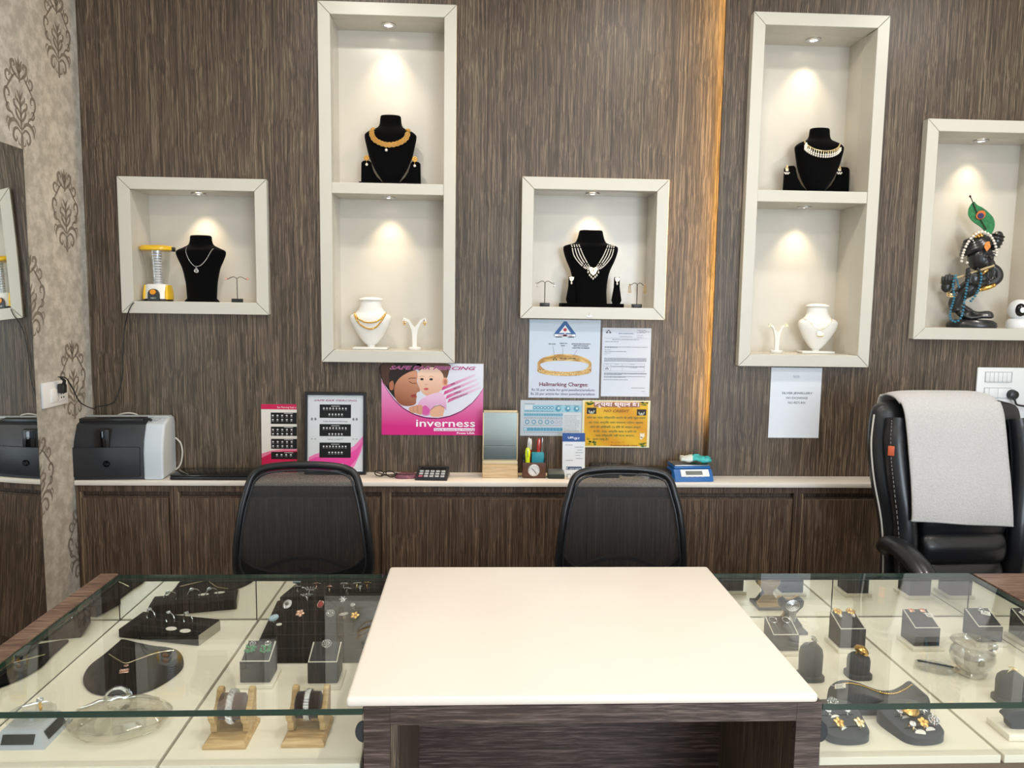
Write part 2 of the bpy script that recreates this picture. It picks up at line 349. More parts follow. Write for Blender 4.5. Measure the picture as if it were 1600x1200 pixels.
wall_back=struct(MB().b2(XL-.1,XR+.1,.22,.32,0,CEIL).build('wall_back',PLASTER))
SA,SB,YA,YB,YC=.028,.966,-.008,0.0,-.050
def avg(*v): return sum(v)/len(v)
def rect_px(tl,tr,bl,br,Y):
    a,b,c,d=[wp(*q,Y) for q in (tl,tr,bl,br)]
    return avg(a.x,c.x),avg(b.x,d.x),avg(c.z,d.z),avg(a.z,b.z)
FA,FC=-.035,-.085
N1=rect_px((182,275),(416,280),(190,489),(420,492),FA); N2=rect_px((495,0),(713,8),(503,566),(711,567),FA)
N3=rect_px((816,277),(1047,279),(813,498),(1038,499),FA); N4=rect_px((1180,20),(1392,22),(1152,572),(1357,574),FC)
_a=wp(1450,185,FC); _b=wp(1427,530,FC); N5=(avg(_a.x,_b.x),avg(_a.x,_b.x)+.60,_b.z,_a.z)
FW=.048
def holed(x0,x1,z0,z1,y0,y1,holes):
    m=MB(); xs=sorted({x0,x1,*[h[0]+.02 for h in holes],*[h[1]-.02 for h in holes]}); zs=sorted({z0,z1,*[h[2]+.02 for h in holes],*[h[3]-.02 for h in holes]})
    for i in range(len(xs)-1):
        for j in range(len(zs)-1):
            cx,cz=(xs[i]+xs[i+1])/2,(zs[j]+zs[j+1])/2
            if any(h[0]<cx<h[1] and h[2]<cz<h[3] for h in holes): continue
            m.b2(xs[i],xs[i+1],y0,y1,zs[j],zs[j+1])
    return m
holed(XL,SA,0,CEIL,YA,.02,[N1,N2]).build('wall_panel',WV,wall_back,smooth=0)
holed(SA,SB+.105,0,CEIL,YB,.02,[N3]).build('wall_panel',WV,wall_back,smooth=0)
holed(SB,XR,0,CEIL,YC,YC+.012,[N4,N5]).build('wall_panel',WV,wall_back,smooth=0)
MB().b2(SB+.086,SB+.10,YC+.0125,YB-.0005,0,CEIL).build('panel_batten',BLACKM,wall_back,smooth=0)
# warm light strip tucked behind the edge of the raised panel
led=tag(MB().b2(SB+.080,SB+.0855,-.034,-.012,.985,CEIL-.02).build('light_strip',mat('strip_glow',(1,.8,.5),.5,emit=(1,.62,.22),es=1.5)),'thin warm light strip hidden behind the edge of the raised wall panel','light strip')
area('strip_light',(SB+.0785,-.023,(.985+CEIL-.02)/2),(0,PI/2,0),CEIL-.02-.985,.020,15.0,(1,.64,.22),parent=None)

# damask print on the left wall
def ribbon(m,pts,wd,mirror=True):
    S=spline([(0,p[0],p[1]) for p in pts],7); n=len(S)
    for sg in ((1,-1) if mirror else (1,)):
        vs=[];fs=[]
        for i,p in enumerate(S):
            t=(S[min(i+1,n-1)]-S[max(i-1,0)]); t=Vector((0,t.y*sg,t.z)).normalized(); q=Vector((0,-t.z,t.y)); k=i/(n-1); wv=wd*(.2+.8*math.sin(PI*min(1,k*1.05+.02))**.7)*.55
            c=Vector((0,p.y*sg,p.z)); vs+= [c+q*wv,c-q*wv]
        for i in range(n-1): fs.append((2*i,2*i+1,2*i+3,2*i+2))
        m.add([(v.x+.0004,v.y,v.z) for v in vs],fs)
m=MB()
ribbon(m,[(0,-.155),(0,-.13),(.002,-.09)],.016,False); ribbon(m,[(0,-.09),(0,-.03),(0,.045)],.010,False); ribbon(m,[(0,.07),(0,.11),(0,.155)],.014,False)
for pts,wd in [([(.003,-.10),(.022,-.085),(.042,-.092),(.048,-.115),(.036,-.128),(.028,-.118),(.034,-.110)],.010),
 ([(.004,-.085),(.03,-.062),(.058,-.065),(.072,-.085),(.070,-.105)],.012),([(.058,-.066),(.074,-.058),(.082,-.072),(.078,-.084)],.006),
 ([(.036,-.058),(.052,-.040),(.072,-.036),(.080,-.022),(.068,-.012),(.062,-.022)],.008),
 ([(.06,-.038),(.078,-.012),(.088,.012),(.080,.034),(.064,.030),(.062,.014),(.072,.012)],.010),
 ([(.080,.03),(.062,.052),(.044,.074),(.030,.088),(.012,.098)],.008),([(.055,.058),(.072,.066),(.076,.084),(.064,.094),(.054,.084),(.062,.078)],.009),
 ([(.036,.078),(.050,.094),(.048,.110)],.006),([(.004,.080),(.022,.092),(.040,.108),(.044,.128),(.030,.134),(.024,.122),(.032,.118)],.012),
 ([(0,.10),(.012,.118),(.014,.138)],.009),([(0,.12),(.010,.132),(.020,.146)],.006),
 ([(0,-.06),(.018,-.045),(.028,-.028),(.022,-.014)],.010),([(0,-.04),(.016,-.020),(.034,-.010),(.036,.006),(.026,.006)],.009),([(0,-.01),(.012,.006),(.024,.014),(.026,.028)],.009),
 ([(0,.01),(.008,.028),(.016,.044)],.007),([(.006,-.14),(.018,-.135),(.020,-.124)],.006)]: ribbon(m,pts,wd)
mot=m.build('damask_motif',MOTIF,wall_left,smooth=0); mot.location=(XL,-.148,2.436)
for y,z in ((-.148,1.797),(-.148,1.155),(-.148,.51),(-.405,2.123),(-.405,1.475),(-.405,.83),(-.662,2.436),(-.92,2.123),(-1.18,2.436)):
    c=mot.copy(); COL.objects.link(c); c.location=(XL,y,z)

# ================================================================== ceiling lamps (above the frame)
n=0
for x,y in ((-.55,-.95),(.75,-.95),(2.1,-.95),(-.55,-2.35),(.75,-2.35),(2.1,-2.35),(-.3,-4.4),(1.6,-4.4)):
    t=thing('ceiling_downlight','round white recessed downlight set in the shop ceiling','ceiling light',(x,y,CEIL),group='ceiling downlights')
    MB().lathe([(.075,0),(.095,0),(.095,-.006),(.078,-.012),(.075,-.004)],n=32,cap=False).build('ring',WPL,t)
    MB().lathe([(.001,-.002),(.075,-.002)],n=32,cap=False).build('diffuser',LAMPG,t)
    area('downlight_glow',(0,0,-.014),(0,0,0),.15,.15,LAMP_W,(1,.93,.84),'DISK',t)

# ================================================================== niches
def niche(rc,FY,label,spots,div=None):
    x0,x1,z0,z1=rc; t=thing('display_niche',label,'wall niche',((x0+x1)/2,FY,z0)); ox,oz=(x0+x1)/2,z0
    def bb(name,a,b,c,d,e,f,mt,bev=.0): return MB().b2(a-ox,b-ox,c-FY,d-FY,e-oz,f-oz,bev).build(name,mt,t,smooth=0)
    g=.0005; YBk=.145
    for pts in ([(x0,z0),(x1,z0),(x1-FW,z0+FW),(x0+FW,z0+FW)],[(x0,z1),(x1,z1),(x1-FW,z1-FW),(x0+FW,z1-FW)],[(x0,z0),(x0,z1),(x0+FW,z1-FW),(x0+FW,z0+FW)],[(x1,z0),(x1,z1),(x1-FW,z1-FW),(x1-FW,z0+FW)]):
        cx=avg(*[p[0] for p in pts]); cz=avg(*[p[1] for p in pts]); horiz=abs(pts[0][1]-pts[1][1])<1e-6
        q=[(px+(g*2 if px<cx else -g*2)*(1 if horiz else 0)-ox,pz+((g*2 if pz<cz else -g*2) if not horiz else 0)-oz) for px,pz in pts]
        MB().prism(q,0,-FY+.02,'y',bev=.0012,seg=1).build('frame_rail',FRAME,t,smooth=0)
    a,b,c,d=x0+FW,x1-FW,z0+FW,z1-FW
    bb('back_panel',a-.01,b+.01,YBk,YBk+.012,c-.01,d+.01,WHITE)
    bb('side_panel',a-.012,a-.0006,.005,YBk,c-.01,d+.01,WHITE); bb('side_panel',b+.0006,b+.012,.005,YBk,c-.01,d+.01,WHITE)
    bb('top_panel',a,b,.005,YBk,d+.0006,d+.012,WHITE); bb('floor_panel',a,b,.005,YBk,c-.012,c-.0006,WHITE)
    if div: bb('divider_shelf',a,b,FY+.004,YBk,div[0],div[1],FRAME,.0012)
    for px,py,zc in spots:
        zc=d if zc is None else zc; Y=.066; P=wp(px,py,Y); L=(P.x-ox,Y-FY,zc-oz)
        r=MB(); r.lathe([(.016,-.0005),(.030,-.0005),(.030,-.003),(.018,-.006),(.016,-.002)],n=28,cap=False).build('spotlight_ring',STEEL,t,loc=L)
        MB().lathe([(.0005,-.0022),(.0162,-.0022)],n=20,cap=False).build('spotlight_bulb',BULB,t,loc=L)
        l=bpy.data.lights.new('spot_glow','SPOT'); l.energy=SPOT_W; l.color=(1,.80,.56); l.spot_size=math.radians(78); l.spot_blend=1.0; l.shadow_soft_size=.010
        o=bpy.data.objects.new('spot_glow',l); COL.objects.link(o); o.parent=t; o.location=(L[0],L[1],L[2]-.010); o.rotation_euler=(math.radians(9),0,0)
    return t
d2=(wp(605,303,FA).z,wp(605,286,FA).z); d4=(wp(1270,316,FC).z,wp(1270,298,FC).z)
niche(N1,FA,'square white niche holding the camping lantern',[(310,296,None)])
niche(N2,FA,'tall white niche of two compartments above the ear piercing poster',[(607,31,None),(607,306,d2[0])],d2)
niche(N3,FA,'square white niche holding the pearl necklace bust',[(926,296,None)])
niche(N4,FC,'tall white niche of two compartments above the silver jewellery notice',[(1272,50,None),(1257,317,d4[0])],d4)
niche(N5,FC,'white niche holding the flute player figurine',[(1534,209,None)])
# little hook stuck under the pearl niche
P=wp(921,491,FA-.002); h=MB(); h.prism([(.013*math.cos(a),-.006+.006*math.sin(a)) for a in [PI+PI*i/10 for i in range(11)]],-.002,0,'y'); h.tube([(0,-.002,-.002),(0,-.006,.004),(.002,-.006,.008)],.0013,6)
tag(h.build('wall_hook',WPL,loc=(P.x,FA-.001,P.z)),'small white adhesive hook on the frame below the pearl bust','hook')

# ================================================================== mirror and sockets on the left wall
t=thing('wall_mirror','tall frameless mirror on the grey damask wall','mirror',(XL,-.92,.25))
MB().b2(.036,.042,-.445,.445,0.0,1.71,.001).build('glass',MIRROR,t); MB().b2(0.0005,.036,-.44,.44,.005,1.705).build('backing',BLACKM,t)
t=thing('wall_socket','white switch and socket plate on damask wallpaper with black plug','socket',(XL,-.29,1.118))
MB().b2(.0005,.009,-.083,.083,-.046,.046,.002).build('plate',WPL,t)
MB().b2(.008,.013,-.035,.015,-.030,.018,.002).build('switch',WPL,t); s=MB().b2(.008,.011,.018,.062,-.030,.018,.001).build('outlet',WPL,t)
h=MB()
for a,b in ((.04,.010),(.032,-.004),(.048,-.004),(.032,-.018),(.048,-.018)): h.b2(.0105,.0115,a-.003,a+.003,b-.003,b+.003)
h.build('hole',BLACKM,s)
t=thing('power_plug','black power plug pushed into the socket beside the mirror','plug',(XL+.011,-.276,1.136))
m=MB(); m.box((.014,0,0),(.026,.026,.036),.006); m.build('body',BLACKP,t); MB().tube([(.02,0,.015),(.03,-.012,.03),(.026,-.03,.044)],[.007,.006,.004],8).build('strain_relief',RUBBER,t)
# cable from that plug, along the corner and up to the lantern
pts=[(XL+.03,-.31,1.182),(XL+.045,-.285,1.175),(XL+.05,-.25,1.13),(XL+.04,-.18,1.07),(XL+.05,-.10,1.035),wp(150,636,-.04),wp(178,628,-.03),wp(190,595,-.022),wp(192,560,-.02),wp(194,520,-.02),wp(198,497,-.03),wp(202,484,-.045),wp(208,474,-.038),wp(219,470,-.0),wp(234,472,.035)]
tag(MB().tube(spline(pts,8),.0022,6).build('power_cable',RUBBER),'thin black cable hanging from the lantern niche to the wall socket','cable')

# ================================================================== back counter
ZC=.765
tag(MB().b2(XL+.001,2.35,-.182,YC-.0005,ZC-.019,ZC,.003).b2(XL+.001,SB-.001,YC-.0005,YA-.0005,ZC-.019,ZC).build('worktop',TOP),'long white worktop of the back counter under the notices','worktop')
edges=[wp(92,760,-.175).x]+[wp(x,800,-.175).x for x in (272,603,925,1246)]+[2.30]
names=['narrow dark cabinet under the printer','dark cabinet under the framed ear piercing chart','dark cabinet below the calculator and tabletop mirror','dark cabinet below the blue weighing scale','dark cabinet behind the black leather chair']
for i in range(5):
    a,b=max(edges[i],XL+.002),edges[i+1]; w_=b-a; t=thing('base_cabinet',names[i],'cabinet',((a+b)/2,-.1,0)); hw=w_/2-.0008; top=ZC-.0195
    MB().b2(-hw,hw,-.060,.045,0,top-.045).b2(-hw,hw,-.072,.045,top-.024,top).b2(-hw,-hw+.016,-.072,-.05,0,top-.024).b2(hw-.016,hw,-.072,-.05,0,top-.024).b2(-hw,hw,-.045,.045,top-.046,top-.02).build('body',WC,t,smooth=0)
    MB().b2(-hw+.0195,hw-.021,-.074,-.0605,.08,top-.050,.0008,1).build('door',WC,t,smooth=0)
    MB().b2(-hw+.0162,-hw+.0190,-.0745,-.052,.08,top-.026).build('edge_strip',mat('pale_edge_band',srgb(150,132,104),.4),t,smooth=0)

# ================================================================== desk
ZD=.755; DX0,DX1,DY0,DY1=-.234,.641,-1.826,-1.129
t=thing('counter_desk','white topped dark wood service desk between the two glass showcases','desk',((DX0+DX1)/2,(DY0+DY1)/2,0)); ox,oy=(DX0+DX1)/2,(DY0+DY1)/2
MB().b2(DX0-ox,DX1-ox,DY0-oy,DY1-oy,ZD-.018,ZD,.0075,4).build('desk_top',TOP,t)
bx0,bx1=wp(568,1150,-1.822).x-ox,wp(1282,1150,-1.822).x-ox; fy=-1.822-oy; by=DY1+.03-oy; zt=ZD-.0185
z1=wp(800,1131,-1.822).z; sx0=wp(609,1150,-1.822).x-ox; sx1=wp(1243,1150,-1.822).x-ox
MB().b2(bx0,sx0,fy,fy+.02,0,zt-.0).build('stile',WX,t,smooth=0); MB().b2(sx1,bx1,fy,fy+.02,0,zt).build('stile',WX,t,smooth=0)
MB().b2(sx0+.0005,sx1-.0005,fy,fy+.02,z1,zt).build('rail',WX,t,smooth=0)
MB().b2(bx0,bx0+.02,fy+.02,by,0,zt).build('side_panel',WV,t,smooth=0); MB().b2(bx1-.02,bx1,fy+.02,by,0,zt).build('side_panel',WV,t,smooth=0)
MB().b2(bx0+.02,bx1-.02,fy+.50,fy+.515,0,zt).build('inner_back',WX,t,smooth=0); MB().b2(bx0+.02,bx1-.02,by-.015,by,0,zt).build('back_panel',WX,t,smooth=0)
MB().b2(sx0-.004,sx0+.016,fy+.021,fy+.49,0,z1-.002).build('liner_panel',WV,t,smooth=0)
DBX0,DBX1=bx0+ox,bx1+ox

# ================================================================== showcases
ZG,TG,ZS=.734,.012,.615; GY0,GY1=-1.823,-1.130; MY=-1.146
def showcase(x0,x1,label,joint,doors,woodend):
    t=thing('glass_showcase',label,'showcase',((x0+x1)/2,(GY0+GY1)/2,0)); ox,oy=(x0+x1)/2,(GY0+GY1)/2
    def slab(name,a,b,c,d,e,f,par=t):
        m=MB(); vs=[(x,y,z) for x in (a-ox,b-ox) for y in (c-oy,d-oy) for z in (e,f)]
        F={'x':[(0,1,3,2),(4,6,7,5)],'y':[(0,4,5,1),(2,3,7,6)],'z':[(0,2,6,4),(1,5,7,3)]}
        thin=min((b-a,'x'),(d-c,'y'),(f-e,'z'))[1]
        for k,fs in F.items(): m.mi=0 if k==thin else 1; m.add(vs,fs)
        return m.build(name,[GLASS,GEDGE],par,smooth=0)
    slab('glass_top',x0,x1,GY0,GY1,ZG-TG,ZG)
    slab('front_glass',x0+.002,x1-.002,GY0+.008,GY0+.014,.47,ZG-TG-.0005)
    for a,b in zip(doors[:-1],doors[1:]):
        MB().b2(a+.0015-ox,b-.0015-ox,MY-oy,MY+.005-oy,ZS-.11,ZG-TG-.001).build('mirror_door',MIRRORG,t,smooth=0)
    MB().b2(x0-ox,x1-ox,MY+.006-oy,MY+.014-oy,0,ZG-TG-.0005).build('back_board',BLACKM,t,smooth=0)
    if woodend<0:
        MB().b2(x0+.003-ox,x0+.007-ox,GY0+.03-oy,MY-.003-oy,ZS-.002,ZG-TG-.001).build('end_mirror',MIRRORG,t,smooth=0)
        MB().b2(x0-.046-ox,x0-.0005-ox,GY0-.05-oy,GY1-oy,0,ZG+.003).build('end_panel',WY,t,smooth=0)
    else: MB().b2(x1-.007-ox,x1-.003-ox,GY0+.03-oy,MY-.003-oy,ZS-.002,ZG-TG-.001).build('end_mirror',MIRRORG,t,smooth=0)
    for a,b in ((x0+.009,joint-.0035),(joint+.0035,x1-.009)): MB().b2(a-ox,b-ox,-1.803-oy,MY-.004-oy,ZS-.016,ZS,.0008,1).build('shelf_board',SHELFM,t,smooth=0)
    MB().b2(x0+.002-ox,x1-.002-ox,GY0+.02-oy,MY-oy,ZS-.028,ZS-.0165).build('shelf_support',mat('brown_bearer',srgb(96,72,50),.6),t,smooth=0)
    MB().b2(x0+.001-ox,x1-.001-ox,GY0+.016-oy,MY-.001-oy,0,.47).build('plinth',WX,t,smooth=0)
    return t
L0,L1=-.957,DBX0-.001
sl=showcase(L0,L1,'glass showcase of rings and bracelets left of the white topped desk',-.583,[L0+.002,-.589,L1-.002],-1)
R0,R1=DBX1+.001,1.388
sr=showcase(R0,R1,'glass showcase of grey jewellery risers right of the white topped desk',1.022,[R0+.002,.990,R1-.002],1)
for t,px in ((sl,567),(sr,1281)):
    P=wp(px,1142,GY0+.008); c=t.location
    sg=-1 if px<800 else 1; xe=(L1 if px<800 else R0)-c.x; MB().prism([(xe+sg*.0205*math.cos(a)*.72,P.z+.0205*math.sin(a)) for a in [-PI/2+PI*i/20 for i in range(21)]],GY0+.004-c.y,GY0+.0079-c.y,'y',bev=.0006,seg=1).build('glass_clip',DGP,t)
t=thing('side_counter','dark wood side counter beside the leather chair','counter',(1.80,-1.5,0))
MB().b2(-.405,.42,-.35,.357,.05,ZG-.016).build('body',WX,t,smooth=0); MB().b2(-.408,.42,-.352,.36,ZG-.0155,ZG+.003,.001,1).build('top',WY,t,smooth=0); MB().b2(-.39,.42,-.33,.34,0,.05).build('plinth',BLACKM,t)
# ================================================================== notices and posters on the back wall
def sheet(name,label,cat,tl,tr,bl,br,Y,base,t=.0008,back=None,lean=0):
    x0,x1,z0,z1=rect_px(tl,tr,bl,br,Y); s=Sheet(x1-x0,z1-z0,t); T=thing(name,label,cat,(x0,Y,z0),(lean,0,0))
    MB().b2(0,s.w,-t,0,0,s.h).build('paper',base,T,smooth=0); return s,T
def C(r,g,b): return srgb(r,g,b)
INK=C(60,66,84)
# ---- big ear piercing poster, with its photograph of a mother and baby
s,T=sheet('poster','pink and white ear piercing poster with mother and baby picture','poster',(595,568),(755,569),(595,681),(755,682),-.037,PAPER,t=.003)
T.location.y=-.0085
def U(x,y): return ((x-85)/915,1-(y-105)/640)
def L(*p): return [U(*q) for q in p]
def mixc(a,b,t): t=max(0,min(1,t)); return tuple(a[i]+(b[i]-a[i])*t for i in range(4))
pk=lambda u,v: mixc(C(208,40,128),C(226,150,196),(v-.12)/.6)
s.rect('picture',0,0,1,1,pk,1,8,8)
s.poly('picture',[(0,1)]+L((85,250),(130,330),(200,425),(280,500),(380,555),(480,583),(590,590),(700,568),(800,525),(900,450),(960,380),(1000,315))+[(1,1)],lambda u,v: mixc(C(206,206,222),C(222,226,236),u),2)
arc=[U(85+i*91.5,[250,400,500,558,585,590,568,522,440,345,312][i] if i<10 else 305) for i in range(11)]
s.line('picture',[(p.x,p.y) for p in spline([(u,v,0) for u,v in L((85,258),(130,335),(200,430),(280,505),(380,560),(480,588),(590,594),(700,572),(800,529),(900,454),(960,384),(1000,318))],4)],[.0005+.0028*math.sin(PI*i/44) for i in range(45)],C(58,20,70),5)
sk=lambda a,b: (lambda u,v: mixc(a,b,(v-.45)*1.9+(u-.2)*.8))
s.poly('picture',L((88,107),(420,107),(415,150),(350,185),(260,250),(215,330),(235,440),(190,400),(130,320),(88,250)),C(38,26,22),3,3)
s.poly('picture',L((88,107),(200,107),(150,200),(160,290),(120,300),(90,240)),C(74,50,38),3.3,3)
s.poly('picture',L((205,300),(250,235),(330,185),(395,170),(408,215),(404,270),(432,345),(405,362),(398,385),(402,400),(396,425),(388,468),(330,486),(265,478),(215,430),(200,370)),sk(C(142,82,56),C(214,156,124)),4,4)
s.poly('picture',L((155,285),(185,262),(196,300),(186,342),(160,340)),C(170,106,78),4,4)
s.line('picture',L((325,246),(350,236),(395,238)),.0026,C(60,36,28),5); s.line('picture',L((332,268),(360,284),(398,282)),.0024,C(50,28,24),5)
s.poly('picture',L((345,392),(375,380),(398,384),(388,398),(396,404),(366,410)),C(150,60,58),5,3); s.line('picture',L((408,330),(425,350),(405,362)),.0014,C(120,66,46),5)
s.poly('picture',L((412,107),(684,107),(690,170),(668,240),(640,250),(600,170),(520,140),(420,170)),C(104,74,54),3,3)
s.poly('picture',L((414,190),(450,155),(530,138),(600,160),(640,215),(640,300),(610,350),(560,380),(500,394),(455,370),(425,320),(410,260)),lambda u,v: mixc(C(214,160,132),C(240,206,184),(v-.5)*2.4),4,4)
s.ell('picture',*U(655,268),.028,C(222,160,132),4.5,rv=.062); s.ell('picture',*U(657,268),.015,C(186,116,92),4.8,rv=.036)
for x in (447,530): s.ell('picture',*U(x,246),.017,C(44,30,30),5,rv=.016); s.line('picture',L((x-22,226),(x,218),(x+24,224)),.0012,C(150,104,80),5)
s.line('picture',L((474,290),(486,296),(498,288)),.0016,C(170,104,84),5); s.poly('picture',L((462,334),(485,322),(508,330),(488,344)),C(196,88,88),5,3)
s.poly('picture',L((405,490),(440,425),(530,378),(610,362),(655,400),(668,470),(664,520),(640,490),(590,470),(540,505),(522,560),(470,572),(420,540)),lambda u,v: mixc(C(208,140,186),C(228,190,218),(v-.3)*4),4.2,4)
s.poly('picture',L((450,500),(480,480),(520,520),(500,560),(455,555)),C(206,90,160),4.6,3)
s.poly('picture',L((526,520),(560,490),(610,478),(650,500),(640,560),(632,574),(560,582),(524,565)),C(222,170,140),4.6,3); s.line('picture',L((526,520),(560,488),(610,474),(652,498)),.002,C(70,50,60),5)
s.poly('picture',L((328,505),(370,484),(430,474),(452,490),(446,560),(400,552),(380,545),(350,545)),C(206,150,122),4.7,3)
for x in (372,408): s.line('picture',L((x,490),(x-4,520),(x+6,548)),.0014,C(150,96,74),5)
for i,(x,y) in enumerate(((622,346),(640,385),(660,422),(676,455))):
    dx,dy=300,-118
    s.poly('picture',L((x,y),(x+12,y-34),(x+dx,y-34+dy),(x+dx+6,y-14+dy)),lambda u,v: mixc(C(206,52,136),C(226,214,230),(u-.62)*3.0),3,0)
    s.text('lettering',['SAFE','GENTLE','STERILE','HYPOALLERGENIC'][i],*U(x+[86,90,80,40][i],y-14+dy*[86,90,80,40][i]/300),.0085,C(90,30,80),rot=.33,bold=.01,layer=6)
s.text('lettering','SAFE EAR PIERCING',*U(158,160),.0200,C(236,150,200),shear=.35,bold=.035,layer=7,fit=.845); s.text('lettering','SAFE EAR PIERCING',*U(160,159),.0190,C(126,26,92),shear=.35,bold=.0,layer=8,fit=.835)
s.text('lettering','inverness',*U(388,668),.044,C(244,236,244),bold=.012,layer=6,fit=.585)
s.rect('picture',*U(555,707),*U(926,680),C(238,226,238),6); s.text('lettering','Safe & Gentle Ear Piercing',*U(562,702),.0105,C(150,40,110),layer=7,fit=.39)
s.text('lettering','From USA',*U(762,733),.0112,C(246,236,244),bold=.03,layer=6,fit=.178); s.build(T)

# ---- red leaflet standing on the counter
s,T=sheet('leaflet','narrow red and white ear piercing leaflet standing against the wall','leaflet',(409,627),(464,628),(408,733),(464,733),-.012,PAPER)
T.location.z=ZC+.0005; T.location.y=-.016; T.rotation_euler.x=-.03
Z=lambda x,y:((x-205)/382,1-(y-262)/740)
s.rect('picture',0,0,1,1,C(222,216,208),1); s.rect('picture',0,.925,1,1,C(196,30,80),2); s.poly('picture',[(0,0),(1,0)]+[Z(588,752),Z(450,750),Z(320,765),Z(205,800)],C(222,120,150),2); s.poly('picture',[(0,0),(1,0)]+[Z(588,770),Z(450,772),Z(320,790),Z(205,845)],C(196,22,76),2.5)
for a,b,n,rws in ((352,476,6,2),(505,606,5,2),(638,748,5,2),(780,860,4,1)):
    s.rect('picture',Z(308,0)[0],Z(0,b)[1],1,Z(0,a)[1],C(20,18,20),3)
    for r in range(rws):
        for k in range(n):
            u=Z(330+k*50+(40 if rws==1 else 0),0)[0]; v=Z(0,a+32+r*46)[1]
            if u<.95: s.ell('picture',u,v,.028,C(210,208,206),4,rv=.012,n=8); s.rect('picture',u-.03,v-.028,u+.03,v-.022,C(150,148,148),4)
    s.rect('picture',Z(450,0)[0],Z(0,a+12)[1],Z(545,0)[0],Z(0,a+5)[1],C(180,178,178),4)
s.text('lettering','Ear Piercing Style a',Z(378,0)[0],.945,.010,C(246,220,226),layer=5,fit=.53); s.text('lettering','inverness',Z(402,0)[0],Z(0,910)[1],.0105,C(240,170,190),layer=5,fit=.28)
s.poly('picture',[Z(535,915),Z(572,915),Z(555,888)],C(244,220,226),5); s.build(T)

# ---- framed chart
x0,x1,z0,z1=rect_px((476,610),(574,611),(478,737),(572,737),-.03); W_,H_=x1-x0,z1-z0
T=thing('picture_frame','black framed ear piercing chart leaning on the wall behind the mesh chair','picture frame',(x0,-.052,ZC+.0006),(-.085,0,0))
fw=.012
for n_,a in (('frame_side',(0,fw,0,H_)),('frame_side',(W_-fw,W_,0,H_)),('frame_side',(fw,W_-fw,0,fw)),('frame_side',(fw,W_-fw,H_-fw,H_))): MB().b2(a[0],a[1],-.012,.004,a[2],a[3],.0012,1).build(n_,BLACKP,T,smooth=0)
MB().b2(fw,W_-fw,-.003,.003,fw,H_-fw).build('paper',PAPER,T,smooth=0); MB().prism([(W_*.4,0.006),(W_*.6,0.006),(W_*.56,H_*.6),(W_*.44,H_*.6)],.004,.007,'y').build('easel_back',BLACKM,T)
s=Sheet(W_,H_,.0034); Z=lambda x,y:((x-690)/665,1-(y-150)/900)
def wave(u,v): return mixc(C(214,40,140),C(226,110,176),v*1.5)
s.rect('picture',Z(722,0)[0],Z(0,1004)[1],Z(1322,0)[0],Z(0,182)[1],C(206,210,214),1)
s.poly('picture',[Z(*q) for q in ((735,1004),(735,865),(800,830),(870,810),(1100,800),(1220,740),(1320,630),(1320,720),(1300,800),(1230,960),(1180,1004))],C(224,120,178),2)
s.poly('picture',[Z(*q) for q in ((735,1004),(735,900),(810,862),(900,850),(1150,835),(1250,770),(1318,680),(1290,790),(1250,880),(1150,1004))],wave,3)
for a,b in ((285,432),(500,632),(702,868)):
    s.rect('picture',Z(850,0)[0],Z(0,b)[1],Z(1188,0)[0],Z(0,a)[1],C(18,18,20),4)
    for r in range(2):
        for k in range(8 if r==0 else 5):
            u=Z(895+k*34+(0 if r==0 else 60),0)[0]; v=Z(0,a+42+r*66)[1]; s.ell('picture',u,v,.014,C(214,214,216),5,rv=.010,n=8); s.rect('picture',u-.016,v-.022,u+.016,v-.017,C(150,150,152),5)
    s.rect('picture',Z(975,0)[0],Z(0,a+22)[1],Z(1065,0)[0],Z(0,a+14)[1],C(170,170,172),5)
for x in (768,805,1215,1250): s.ell('picture',Z(x,0)[0],Z(0,445)[1],.018,C(120,122,124),5,rv=.018,n=8); s.ell('picture',Z(x,0)[0],Z(0,662)[1],.016,C(170,165,150),5,rv=.008,n=8)
s.text('lettering','SAFE EAR PIERCING',Z(786,0)[0],Z(0,250)[1],.0105,C(138,40,100),shear=.3,bold=.005,layer=5,fit=.70)
s.text('lettering','Fully Enclosed Earrings',Z(888,0)[0],Z(0,475)[1],.0068,C(70,72,76),layer=5,fit=.395); s.text('lettering','Safety Clutch™',Z(938,0)[0],Z(0,672)[1],.0068,C(70,72,76),layer=5,fit=.245); s.text('lettering','inverness',Z(932,0)[0],Z(0,945)[1],.0120,C(246,232,242),bold=.02,layer=6,fit=.265); s.build(T)

# ---- hallmark poster
def bis(s,part,cx,cy,k,col,mid,layer,ax):     # two-tone triangle emblem; k = half width in u, ax = h/w aspect factor
    T_=[(-1,-.55),(-.75,-.62),(.75,-.62),(1,-.55),(.98,-.35),(.12,.62),(-.12,.62),(-.98,-.35)]
    s.poly(part,[(cx+x*k,cy+y*k*ax) for x,y in T_],col,layer)
    s.poly(part,[(cx+x*k,cy+y*k*ax) for x,y in ((-.52,-.28),(.52,-.28),(0,.32))],mid,layer+1); s.poly(part,[(cx+x*k,cy+y*k*ax) for x,y in ((-.28,-.62),(.28,-.62),(0,-.26))],mid,layer+1)
s,T=sheet('hallmark_poster','pale blue hallmarking charges poster with a gold bangle picture','poster',(828,499),(938,500),(825,621),(936,622),0,PAPER)
T.location.y=-.0006
Z=lambda x,y:((x-65)/1020,1-(y-40)/1145)
s.rect('picture',0,0,1,1,lambda u,v: mixc(C(206,212,228),C(188,204,220),v),1,2,4)
bis(s,'picture',*Z(575,180),.157,C(48,92,150),C(222,228,236),2,s.w/s.h*1.15); s.ell('picture',*Z(575,186),.024,C(190,50,62),5)
s.poly('picture',[Z(412,262),Z(738,262),Z(700,298),Z(440,298)],C(48,92,150),2); s.rect('picture',*Z(425,284),*Z(728,252),C(226,230,238),3)
